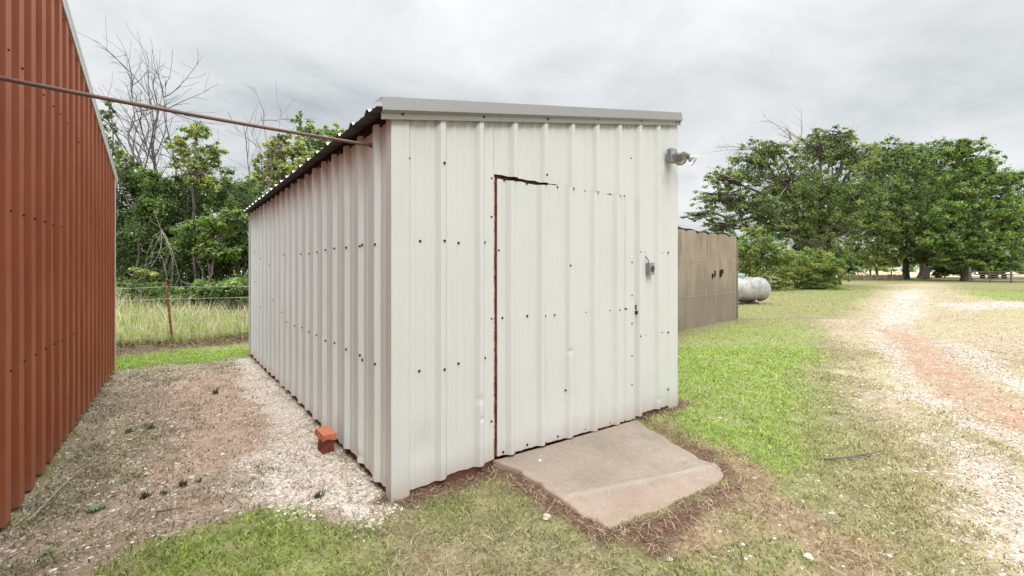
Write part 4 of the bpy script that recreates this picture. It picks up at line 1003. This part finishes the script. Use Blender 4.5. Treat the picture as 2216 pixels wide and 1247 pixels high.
crown_tree('low_shrub', 'brighter low green bushes along the foot of the thicket, right part', TG, gp(490, 11.2), px_lobes([(480, 625, 60, 26), (430, 637, 50, 20), (540, 620, 50, 30), (620, 620, 60, 30)], 11.4), .02, 200, 50, .085, EM + MD[:1], 111, 'shrub')
crown_tree('low_shrub', 'low dark green bushes along the foot of the thicket, by the barn', TG, gp(290, 11.2), px_lobes([(290, 632, 50, 24), (350, 640, 50, 18), (235, 630, 50, 28), (170, 630, 60, 30)], 11.3), .02, 190, 50, .085, MD + EM[:1], 112, 'shrub')
crown_tree('fern_spray', 'single light green frond spray low in front of the dark thicket', TG, gp(312, 10.9), px_lobes([(300, 588, 18, 8), (322, 594, 16, 9)], 11.0), .012, 20, 22, .085, LT, 113, 'plant')
# dead trees
def dead_tree(label, base, dirs, seed, mat='dead', r0=.05, kids=4, group=None, seglen=.5, name='dead_tree', sweep=.35):
    g = np.random.default_rng(seed); paths = []
    def grow(p, d, L, r, lev, bend):
        n = max(5, int(L / seglen * 2) + 3); P = [p]; dd = d.copy()
        for i in range(n):
            dd = dd + g.normal(0, .09, 3) + bend * (1.2 / n); dd /= np.linalg.norm(dd); P.append(P[-1] + dd * L / n)
        P = np.array(P); paths.append((P, (r * np.linspace(1, .22, len(P))).clip(.0042)))
        if lev <= 0: return
        for k in range(kids + 2 * (lev > 1)):
            i = g.integers(max(1, len(P) // 5), len(P) - 1); loc = P[min(i + 1, len(P) - 1)] - P[i - 1]; loc /= np.linalg.norm(loc)
            f = loc * .8 + g.normal(0, .36, 3); f /= np.linalg.norm(f)
            grow(P[i], f, L * (.25 + .3 * g.random()), r * .42, lev - 1, bend * .8 + g.normal(0, .12, 3))
    for (tip, lev) in dirs:
        b0 = np.array(base, float) + g.normal(0, .12, 3) * (np.linalg.norm(np.array(tip) - base) * .12); d = np.array(tip) - b0; L = np.linalg.norm(d); d /= L
        side = np.array((d[0], d[1], 0)) * sweep * 2.0 + g.normal(0, .06, 3)
        start = d - side * .55; start /= np.linalg.norm(start)
        grow(b0, start, L * 1.03, r0, lev, side)
    v, f = tubes(paths, 4); o = mesh_np(name, v, f, M[mat], smooth=True); return tag(o, label, 'tree', group)
DG = 'bare dead trees in the thicket'
dead_tree('tall bare dead tree with sweeping branches beside the barn roof', W(350, 500, 13), [(W(205, 115, 13), 2), (W(240, 170, 13.4), 2), (W(285, 160, 13), 2)], 201, group=DG, r0=.042, kids=6)
dead_tree('bare grey dead tree right of the sweeping one, above the sapling', W(370, 500, 13.6), [(W(322, 150, 13.6), 2), (W(290, 200, 14), 2), (W(372, 200, 13.8), 1)], 202, group=DG, r0=.036, kids=5)
dead_tree('slender bare dead tree rising just beside the barn trim', W(300, 470, 13.2), [(W(225, 215, 13.2), 1), (W(250, 190, 13.4), 2), (W(268, 260, 13.2), 1)], 205, group=DG, r0=.032, kids=5)
dead_tree('thin bare dead tree standing left of the shed roof corner', W(560, 520, 15), [(W(528, 270, 15), 1), (W(556, 205, 15.4), 2)], 203, group=DG, r0=.03)
dead_tree('pale drooping dead branches at the front of the thicket', W(350, 500, 11.5), [(W(272, 600, 11.3), 1), (W(318, 596, 11.2), 1), (W(352, 634, 11.2), 1), (W(392, 628, 11.2), 1), (W(425, 592, 11.3), 1), (W(330, 455, 11.4), 1)], 204, 'pale_dead', .010, 4, DG, .3, sweep=-.5)

# trees along the drive, right
RG = 'trees beside the gravel drive'
A_ = px_lobes([(1640, 350, 60, 44), (1580, 390, 55, 30), (1560, 430, 60, 26), (1520, 465, 40, 16), (1700, 400, 80, 60), (1680, 330, 40, 26), (1770, 330, 60, 40), (1800, 300, 50, 24), (1840, 340, 60, 40), (1760, 430, 90, 60), (1620, 450, 80, 40), (1700, 490, 90, 44), (1830, 420, 80, 60), (1560, 490, 50, 24), (1790, 500, 70, 50)], 38, .8)
crown_tree('tree', 'broad dark ragged tree with bare twigs above the shrubs', RG, gp(1800, 38), A_, .42, 1900, 56, .155, DK[1:3] + MD + OL[:2], 301, limb_from=.35, clump_r=.16, sparse=.10, twigs=70, bark='dead')
crown_tree('tree', 'olive-green tree standing over the thick trunk by the drive', RG, gp(1958, 58), px_lobes([(1890, 360, 55, 40), (1930, 330, 50, 30), (1880, 420, 70, 50), (1950, 400, 70, 60), (1970, 350, 40, 36), (1900, 480, 80, 50), (1960, 490, 70, 50), (1880, 540, 60, 30), (1950, 550, 50, 26), (1850, 480, 60, 50), (1990, 560, 46, 18)], 57, .8), .40, 1300, 56, .25, MD + EM[:1] + OL[:2] + DK[:1], 302, limb_from=.5, clump_r=.18)
crown_tree('tree', 'green tree with leaning trunk just right of the thick one', RG, gp(1990, 62), px_lobes([(2020, 340, 50, 36), (2030, 400, 60, 50), (1990, 440, 50, 50), (2010, 500, 60, 40)], 62, .8), .34, 520, 56, .25, MD + DK[:2], 303, limb_from=.45)
crown_tree('tree', 'dark green tree standing behind the lush one at the drive bend', RG, gp(2003, 59), px_lobes([(2060, 470, 60, 50), (2030, 540, 50, 30), (2050, 400, 50, 40), (2090, 560, 70, 26)], 64, .8), .38, 420, 50, .28, DK[1:] + EM[:2], 304, limb_from=.45)
crown_tree('tree', 'lush bright green tree with layered crown near the rail fence', RG, gp(2092, 52), px_lobes([(2080, 325, 45, 28), (2110, 350, 50, 34), (2090, 400, 60, 40), (2150, 390, 50, 30), (2080, 460, 70, 40), (2150, 450, 60, 40), (2060, 510, 60, 36), (2110, 530, 70, 36), (2165, 520, 50, 44), (2140, 570, 55, 22), (2050, 480, 40, 30), (2190, 470, 50, 50), (2195, 385, 24, 16), (2080, 565, 50, 20), (2180, 575, 40, 20)], 52, .8), .52, 1500, 60, .25, EM + EM + [LT[2], LT[0]], 305, limb_from=.45, clump_r=.17)
crown_tree('tree', 'dark green tree at the right edge behind the rail fence', RG, gp(2240, 63), px_lobes([(2215, 440, 50, 50), (2230, 520, 60, 50), (2290, 430, 90, 80), (2300, 540, 90, 50)], 62, .8), .50, 460, 50, .28, DK[1:] + EM[:2], 306)
SG = 'shrubs beside the propane tank'
crown_tree('shrub', 'feathery light green shrub rising behind the tan wall and tank', SG, gp(1640, 31), px_lobes([(1640, 528, 50, 36), (1600, 555, 50, 40), (1670, 550, 44, 34), (1650, 590, 60, 32), (1600, 600, 50, 24), (1630, 505, 26, 14), (1700, 570, 34, 28), (1640, 622, 70, 14), (1590, 612, 50, 18)], 31, .8), .10, 700, 50, .16, LT[:3] + MD + OL[:1], 311, 'shrub', limb_from=.2, clump_r=.20, flat_=.8, aspect=.35)
crown_tree('shrub', 'spreading mid green shrub right of the feathery one', SG, gp(1760, 32), px_lobes([(1740, 575, 54, 36), (1785, 578, 44, 30), (1720, 600, 44, 20), (1770, 605, 46, 18), (1800, 595, 30, 26), (1760, 552, 30, 16), (1760, 622, 66, 12)], 32.5, .8), .10, 560, 50, .16, MD + LT[:2] + [LT[2]], 312, 'shrub', limb_from=.2, clump_r=.20, flat_=.8, aspect=.35)
crown_tree('shrub', 'dark bush under the tree by the end of the drive', SG, gp(2045, 66), px_lobes([(2045, 585, 36, 18), (2070, 575, 30, 20), (2030, 570, 30, 14)], 66, .8), .10, 120, 36, .35, DK + EM[:1], 313, 'shrub', limb_from=.2)
crown_tree('shrub', 'yellowish-green young tree hanging over the weedy fence line', SG, gp(1900, 68), px_lobes([(1880, 560, 40, 18), (1920, 565, 36, 16), (1850, 555, 30, 16)], 68, .8), .15, 130, 36, .36, LT + OL[:2], 314, 'shrub', limb_from=.5)
crown_tree('distant_twig_tree', 'small green branch tip peeping past the shed right edge', SG, gp(1450, 36), px_lobes([(1440, 455, 28, 12), (1420, 500, 50, 30), (1380, 540, 80, 50)], 36, .8), .15, 60, 30, .22, MD + LT[:1], 315, 'tree', limb_from=.4)
crown_tree('shrub', 'dark leafy undergrowth beneath the broad ragged tree', SG, gp(1820, 42), px_lobes([(1800, 560, 44, 34), (1840, 575, 26, 20), (1750, 540, 40, 30)], 42, .8), .12, 260, 44, .18, DK + MD[:1], 316, 'shrub', limb_from=.3)
dead_tree('bare dead twigs sticking out of the dark tree top', W(1790, 420, 38), [(W(1630, 290, 38), 2), (W(1735, 290, 38), 2), (W(1850, 262, 38), 2), (W(1880, 272, 38.5), 1), (W(1560, 400, 38), 1), (W(1700, 300, 38), 2)], 321, 'pale_dead', .09, 5, RG, 1.2, 'dead_branches')
# far wood and hedge line
g = np.random.default_rng(5)
cx_ = np.concatenate([g.uniform(-260, 420, 900)]); cy_ = 240 + g.uniform(-15, 15, 900); hgt = 5.5 + 4.5 * fbm(cx_, cx_ * 0, .03, 3, 2)
cen = np.stack([cx_, cy_, .3 + hgt * g.random(900) ** .6], 1)
v, f, c_ = leaves(cen, 3.0, 26, 1.6, MD + OL[:1], g, .3, .8)
tag(mesh_np('far_wood', v, f, M['leaf'], col=c_), 'distant line of trees beyond the dry field', 'wood', kind='stuff')
# weedy wire fence in the distance
wf = empty('old_fence', (0, 0, 0), 0, label='old overgrown wire fence line left of the thick tree trunk', cat='fence')
for px in (1837, 1857, 1885, 1930):
    p = gp(px, 56 + (px - 1837) * .03); b = MB(); b.tube([(p[0], p[1], p[2] - .1), (p[0] + .08 * random.uniform(-1, 1), p[1], p[2] + 1.25 + .2 * random.random())], .06, 6); b.build('post', M['dead'], wf)
for z in (.5, .85, 1.15):
    a_ = gp(1800, 55.5); c_ = gp(1950, 59); b = MB(); b.tube([(a_[0], a_[1], a_[2] + z), (c_[0], c_[1], c_[2] + z)], .012, 4); b.build('wire', M['wire'], wf)
dead_tree('tangle of grey brush along the old distant fence', gp(1885, 57), [(W(1860, 583, 57), 2), (W(1905, 580, 57), 2), (W(1930, 592, 57), 2), (W(1878, 575, 57), 2)], 331, 'dead', .05, 6, None, .8, 'brush_tangle')

# ------------------------------------------------------------ grass, straw, stones
def blades(name, x, y, zb, h, w, lean, col, seg2, label, cat, mat='blade'):
    g = rng; n = len(x); th = g.random(n) * 2 * np.pi; ph = g.random(n) * 2 * np.pi
    bx = np.stack([np.cos(th), np.sin(th), np.zeros(n)], 1) * (w * .5)[:, None]
    ld = np.stack([np.cos(ph), np.sin(ph), np.zeros(n)], 1) * (h * lean)[:, None]
    b0 = np.stack([x, y, zb], 1); vert = np.sqrt(np.clip(1 - np.minimum(lean, .97) ** 2, .03, 1)) * h
    if seg2:
        mid = b0 + ld * .38 + np.stack([0 * x, 0 * x, vert * .62], 1); tip = b0 + ld + np.stack([0 * x, 0 * x, vert * .92], 1)
        v = np.stack([b0 - bx, b0 + bx, mid + bx * .8, mid - bx * .8, tip], 1).reshape(-1, 3); i = np.arange(n)[:, None] * 5
        f = np.concatenate([i + np.array([[0, 1, 2]]), i + np.array([[0, 2, 3]]), i + np.array([[3, 2, 4]])]); k = 5
    else:
        tip = b0 + ld + np.stack([0 * x, 0 * x, vert], 1); v = np.stack([b0 - bx, b0 + bx, tip], 1).reshape(-1, 3); f = np.arange(n * 3).reshape(n, 3); k = 3
    o = mesh_np(name, v, f, M[mat], col=np.repeat(col, k, 0)); return tag(o, label, cat, kind='stuff')
def blocked(x, y, pad=0.0):
    t, s = shed_ts(x, y); a = (t > -pad) & (t < SW + pad) & (s > -pad) & (s < SL + pad)
    d = (x - BO[0]) * BN[0] + (y - BO[1]) * BN[1]; k = (x - BO[0]) * BV[0] + (y - BO[1]) * BV[1]
    a |= (d < .03) & (d > -BD) & (k < BK) & (k > -4.3); a |= inside(SLAB, x, y, .01) > .75; return a
def sample(y0, y1, dens, xl=1.35):
    A = xl * (y1 * y1 - y0 * y0); n = int(A * dens); Y = np.sqrt(rng.random(n) * (y1 * y1 - y0 * y0) + y0 * y0); X = (rng.random(n) * 2 - 1) * xl * Y; return X, Y
def lawn(name, y0, y1, dens, h0, w0, seg2, label):
    x, y = sample(y0, y1, dens); k = ~blocked(x, y); x, y = x[k], y[k]; z = zones(x, y)
    clump = fbm(x, y, 14, 2, 71); k = (rng.random(len(x)) < z['grass'] * (0.45 + .9 * clump)) & (z['tall'] < .3); x, y = x[k], y[k]; z = {a: b[k] for a, b in z.items()}
    n = len(x); c = z['gcol'].copy(); r = rng.random(n)
    dry = (r < (.20 - .14 * z['lush'])); c[dry] = c[dry] * .35 + np.array((0.55, 0.48, 0.30)) * .65
    dk = (r > .88); c[dk] *= .45; c *= (1 + rng.normal(0, .34, n))[:, None].clip(.5, 1.6)
    h = h0 * (.5 + rng.random(n)) * (.80 + .15 * z['lush']) * (.7 + .6 * fbm(x, y, 2, 2, 72)); w = w0 * (.6 + .8 * rng.random(n))
    return blades(name, x, y, gz(x, y) - .004, h, w, rng.uniform(.45, .985, n), c, seg2, label, 'grass')
lawn('lawn_grass', 1.55, 4.0, 12500, .036, .0062, True, 'short green and dry lawn blades in the foreground')
lawn('lawn_grass', 4.0, 8.0, 4200, .038, .0090, True, 'short lawn blades around the slab and shed')
lawn('lawn_grass', 8.0, 16.0, 620, .050, .013, False, 'lawn blades beyond the shed')
lawn('lawn_grass', 16.0, 36.0, 95, .055, .035, False, 'lawn blades along the drive and under the shrubs')
# straw and dead litter
def litter(name, y0, y1, dens, L0, w0, label):
    x, y = sample(y0, y1, dens); k = ~blocked(x, y, -.01); x, y = x[k], y[k]; z = zones(x, y)
    k = rng.random(len(x)) < (z['straw'] * .9 + .05 * (z['drive'] < .5)); x, y = x[k], y[k]; z = {a: b[k] for a, b in z.items()}; n = len(x)
    pal = np.array([(0.52, 0.43, 0.30), (0.38, 0.29, 0.19), (0.62, 0.54, 0.40), (0.20, 0.13, 0.09), (0.42, 0.27, 0.17)]); c = pal[rng.integers(0, 5, n)] * (1 + rng.normal(0, .15, n))[:, None]
    c = np.where((z['alley'] > .5)[:, None], c * .75, c)
    return blades(name, x, y, gz(x, y) + .003, L0 * (.4 + 1.1 * rng.random(n)), w0 * (.6 + .8 * rng.random(n)), rng.uniform(.90, .999, n), c, True, label, 'straw')
litter('straw_litter', 1.55, 5.2, 4200, .055, .0046, 'dead straw and mulch bits round the slab and shed foot')
litter('straw_litter', 5.2, 12.0, 700, .07, .007, 'dead straw strewn toward the back fence')
# tall grass beyond the fence
n = 80000; d_ = rng.uniform(-.02, 5.5, n); a_ = rng.uniform(-6, 8, n); P = FP[None, :] + FD[None, :] * a_[:, None] + FNn[None, :] * d_[:, None]; x, y = P[:, 0], P[:, 1]
k = (rng.random(n) < .25 + 1.0 * fbm(x, y, 1.6, 3, 81)); x, y, d_ = x[k], y[k], d_[k]; n = len(x)
r = rng.random(n); c = np.where((r < .66)[:, None], np.array((0.40, 0.52, 0.16)), np.array((0.70, 0.63, 0.40))) ; pk = (r > .92); c[pk] = (0.70, 0.58, 0.47)
c = c * (1 + rng.normal(0, .2, n))[:, None]
h = (.20 + .42 * rng.random(n)) * (.45 + .9 * fbm(x, y, .8, 2, 82)) * (.55 + .45 * sstep(0, 1.5, d_)); h[r > .66] *= 1.25; h *= 1.30 + .35 * sstep(1.5, 4, d_)
blades('tall_grass', x, y, gz(x, y), h, .010 + .008 * rng.random(n), rng.uniform(.1, .6, n), c, True, 'tall wild grass gone to seed behind the wire fence', 'grass')
# debris of leaves and sticks under the fence
n = 5000; a_ = rng.uniform(-6, 8, n); P = FP[None, :] + FD[None, :] * a_[:, None] - FNn[None, :] * rng.normal(.05, .22, n)[:, None]; x, y = P[:, 0], P[:, 1]; k = ~blocked(x, y, .1); x, y = x[k], y[k]; n = len(x)
pal = np.array([(0.30, 0.21, 0.14), (0.13, 0.08, 0.05), (0.24, 0.11, 0.06), (0.42, 0.34, 0.25), (0.09, .065, .05)]); c = pal[rng.integers(0, 5, n)]
blades('fence_litter', x, y, gz(x, y) + rng.uniform(0, .06, n), rng.uniform(.05, .22, n), rng.uniform(.008, .03, n), rng.uniform(.85, .99, n), c, True, 'brown sticks and dead leaves heaped under the wire fence', 'litter')
# weeds along the distant fence and dry field
x = rng.uniform(38, 62, 7000); y = rng.uniform(54, 60, 7000); pxs = CX + x / y * FPX; k = (pxs > 1815) & (pxs < 1955); x, y = x[k], y[k]; n = len(x)
c = np.array([(0.42, .34, .25), (0.36, .26, .20), (0.26, .25, .12)])[rng.integers(0, 3, n)]
blades('dry_weeds', x, y, gz(x, y), .35 + .5 * rng.random(n), .05 + .03 * rng.random(n), rng.uniform(.1, .6, n), c, True, 'pale dry weeds along the old distant fence', 'weeds')

ICO = None
def ico():
    t = (1 + 5 ** .5) / 2; v = np.array([(-1, t, 0), (1, t, 0), (-1, -t, 0), (1, -t, 0), (0, -1, t), (0, 1, t), (0, -1, -t), (0, 1, -t), (t, 0, -1), (t, 0, 1), (-t, 0, -1), (-t, 0, 1)]) / math.hypot(1, t)
    f = np.array([(0, 11, 5), (0, 5, 1), (0, 1, 7), (0, 7, 10), (0, 10, 11), (1, 5, 9), (5, 11, 4), (11, 10, 2), (10, 7, 6), (7, 1, 8), (3, 9, 4), (3, 4, 2), (3, 2, 6), (3, 6, 8), (3, 8, 9), (4, 9, 5), (2, 4, 11), (6, 2, 10), (8, 6, 7), (9, 8, 1)]); return v, f
OCT = (np.array([(1, 0, 0), (-1, 0, 0), (0, 1, 0), (0, -1, 0), (0, 0, 1), (0, 0, -1.)]), np.array([(0, 2, 4), (2, 1, 4), (1, 3, 4), (3, 0, 4), (2, 0, 5), (1, 2, 5), (3, 1, 5), (0, 3, 5)]))
def stones(name, x, y, s, col, label, base, smooth=False):
    bv, bf_ = base; n = len(x); m = len(bv); J = rng.uniform(.7, 1.25, (n, m, 1)); sc = np.stack([rng.uniform(.8, 1.4, n), rng.uniform(.6, 1.0, n), rng.uniform(.35, .65, n)], 1)
    th = rng.random(n) * 2 * np.pi; c_, s_ = np.cos(th), np.sin(th); v = bv[None] * J * sc[:, None, :] * s[:, None, None]
    X = v[..., 0] * c_[:, None] - v[..., 1] * s_[:, None] + x[:, None]; Y = v[..., 0] * s_[:, None] + v[..., 1] * c_[:, None] + y[:, None]; Z = v[..., 2] + gz(x, y)[:, None] + (s * .18)[:, None]
    V_ = np.stack([X, Y, Z], -1).reshape(-1, 3); F_ = (bf_[None] + (np.arange(n) * m)[:, None, None]).reshape(-1, 3)
    return tag(mesh_np(name, V_, F_, M['stone'], col=np.repeat(col, m, 0)), label, 'gravel', kind='stuff')
def gravel(name, y0, y1, dens, s0, base, label, xl=1.35):
    x, y = sample(y0, y1, dens, xl); k = ~blocked(x, y, -.005); x, y = x[k], y[k]; z = zones(x, y)
    k = rng.random(len(x)) < z['gravel'] ** 1.1; x, y = x[k], y[k]; z = {a: b[k] for a, b in z.items()}; n = len(x)
    pal = np.array([(0.66, 0.62, 0.56), (0.56, 0.48, 0.40), (0.74, 0.72, 0.68), (0.42, 0.32, 0.25), (0.60, 0.50, 0.42), (0.34, 0.20, 0.14)]); c = pal[rng.integers(0, 6, n)]
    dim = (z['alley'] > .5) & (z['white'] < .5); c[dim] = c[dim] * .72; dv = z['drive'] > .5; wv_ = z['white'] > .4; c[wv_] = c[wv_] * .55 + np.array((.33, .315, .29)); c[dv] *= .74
    s = s0 * (.5 + 1.0 * rng.random(n) ** 2)
    return stones(name, x, y, s, c, label, base)
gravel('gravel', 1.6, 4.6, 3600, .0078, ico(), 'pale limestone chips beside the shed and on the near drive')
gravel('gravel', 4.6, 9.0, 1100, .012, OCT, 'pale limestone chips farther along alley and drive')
gravel('gravel', 9.0, 22.0, 150, .015, OCT, 'pale limestone chips on the distant drive')
# a few single stones
def rock(px, py, s, label, zb=0.0, col=(0.62, 0.57, 0.50), seed=0):
    p = G(px, py, zb); import bmesh
    bm = bmesh.new(); bmesh.ops.create_icosphere(bm, subdivisions=3, radius=s); g = np.random.default_rng(seed); o3 = g.random(3) * 50
    for v in bm.verts:
        n_ = vnoise(np.array([v.co.x / s + o3[0]]), np.array([v.co.y / s + v.co.z / s * 1.7 + o3[1]]), 1.3, 5)[0]; v.co *= .75 + .5 * n_; v.co.z *= .7
    me = bpy.data.meshes.new('stone'); bm.to_mesh(me); bm.free(); me.materials.append(flat('stone_' + str(seed), col, .9, .1, 0, .15, 50))
    o = bpy.data.objects.new('stone', me); link(o); z0 = zb if zb else float(gz(np.array([p[0]]), np.array([p[1]]))[0]); o.location = (p[0], p[1], z0 + s * .35); return tag(o, label, 'stone')
rock(1168, 998, .013, 'small white pebble lying on the concrete slab near the door', .036, seed=1)
rock(1484, 998, .010, 'tiny tan pebble on the right side of the slab', .03, (0.5, .42, .33), 2)
rock(1750, 1207, .022, 'rounded pale stone in the dry grass at bottom right', 0, (.55, .45, .36), 3)
rock(1183, 1122, .024, 'tan stone half sunk in grass left of the slab', 0, (.50, .42, .33), 4)
rock(620, 1046, .018, 'white stone in the gravel in front of the bricks', 0, (.7, .68, .64), 5)
# fallen twig
def twig(name, pts, r, label, mat='dead', sub=()):
    b = MB(); P = [np.array((*G(*p), 0.)) for p in pts]
    for p in P: p[2] = float(gz(p[:1], p[1:2])[0]) + .035
    b.tube(P, list(np.linspace(r, r * .4, len(P))), 6)
    for (i, q) in sub: e_ = np.array((*G(*q), 0.)); e_[2] = float(gz(e_[:1], e_[1:2])[0]) + .03; b.tube([P[i], (P[i] + e_) / 2 + up * .012, e_], [r * .6, r * .45, r * .25], 5)
    return tag(b.build(name, M[mat]), label, 'twig')
twig('twig', [(1784, 1003), (1815, 1000), (1838, 997), (1862, 993), (1890, 988), (1915, 980)], .008, 'forked dark twig lying on the grass right of the slab', 'dead', [(2, (1884, 1003)), (3, (1882, 998))])
twig('dry_stalk', [(60, 1140), (95, 1105), (130, 1068), (160, 1040), (200, 1012), (215, 1000)], .0055, 'long pale dry stalk lying beside the barn wall', 'pale_dead', [(4, (205, 1020)), (4, (235, 1003))])
twig('dry_stalk', [(62, 1166), (80, 1150), (112, 1128)], .004, 'short pale dry stalk nearest the barn foot', 'pale_dead')
twig('dry_stalk', [(338, 1120), (365, 1117), (395, 1112)], .005, 'dark stick lying on the bare earth near bottom left', 'dead', [(1, (350, 1095))])
# broad-leaved weeds and clumps
def rosette(px, py, n, L, label, col, seed):
    g = np.random.default_rng(seed); p = G(px, py); z0 = float(gz(np.array([p[0]]), np.array([p[1]]))[0]); vs, fs = [], []
    for i in range(n):
        a = 2 * math.pi * i / n + g.normal(0, .2); l = L * g.uniform(.7, 1.1); d = np.array((math.cos(a), math.sin(a), 0)); s = np.array((-d[1], d[0], 0)); b0 = len(vs)
        for j in range(6):
            f = j / 5; w = l * .15 * math.sin(math.pi * min(.97, f * .85 + .12)); c_ = np.array((p[0], p[1], z0)) + d * l * f + up * (l * .42 * math.sin(f * 2.2)); vs += [c_ - s * w + up * w * .3, c_, c_ + s * w + up * w * .3]
        for j in range(5):
            q = b0 + j * 3; fs += [(q, q + 1, q + 4, q + 3), (q + 1, q + 2, q + 5, q + 4)]
    o = mesh_np('weed', np.array(vs), fs, M['leaf'], col=np.tile(np.array(col), (len(vs), 1)), smooth=True); return tag(o, label, 'weed')
rosette(208, 1104, 13, .06, 'grey-green broad-leaved weed rosette near the barn', (.30, .38, .24), 1)
rosette(100, 1200, 9, .045, 'small grey-green weed rosette at the bottom left corner', (.24, .30, .19), 2)
def tuft(px, py, n, h, col, label, seed, w=.005):
    g = np.random.default_rng(seed); p = G(px, py); x = p[0] + g.uniform(-.022, .022, n); y = p[1] + g.uniform(-.022, .022, n); c = np.array(col)[None] * (1 + g.normal(0, .2, n))[:, None]
    o = blades('grass_tuft', x, y, gz(x, y) - .003, h * (.5 + .8 * g.random(n)), np.full(n, w), g.uniform(.1, .75, n), c, True, label, 'grass tuft'); del o['kind']; o['group'] = 'grass tufts on bare earth'
tuft(312, 1078, 34, .055, (.055, .085, .035), 'dark tuft left of its neighbours at the alley mouth', 1)
tuft(356, 1068, 26, .045, (.06, .09, .04), 'dark tuft second from left at the alley mouth', 2)
tuft(395, 1052, 34, .055, (.05, .08, .035), 'dark tuft beside the bare clay patch', 3)
tuft(425, 1044, 22, .045, (.05, .08, .035), 'small dark tuft right of the clay patch', 4)
tuft(467, 848, 26, .075, (.07, .11, .045), 'grass tuft far along the alley, right of centre', 5, .008)
tuft(280, 935, 34, .05, (.15, .20, .06), 'yellow-green tuft left of the pair in mid alley', 6, .007)
tuft(325, 928, 34, .055, (.15, .20, .06), 'yellow-green tuft right of the pair in mid alley', 7, .007)
tuft(690, 1080, 60, .05, (.10, .16, .05), 'green tuft in the gravel in front of the shed corner', 8)
tuft(340, 735, 140, .32, (.11, .19, .05), 'bright bunch of green grass at the fence foot', 9, .012)
tuft(793, 1010, 16, .16, (.05, .085, .03), 'thin green sprig growing at the shed side wall', 10, .006)
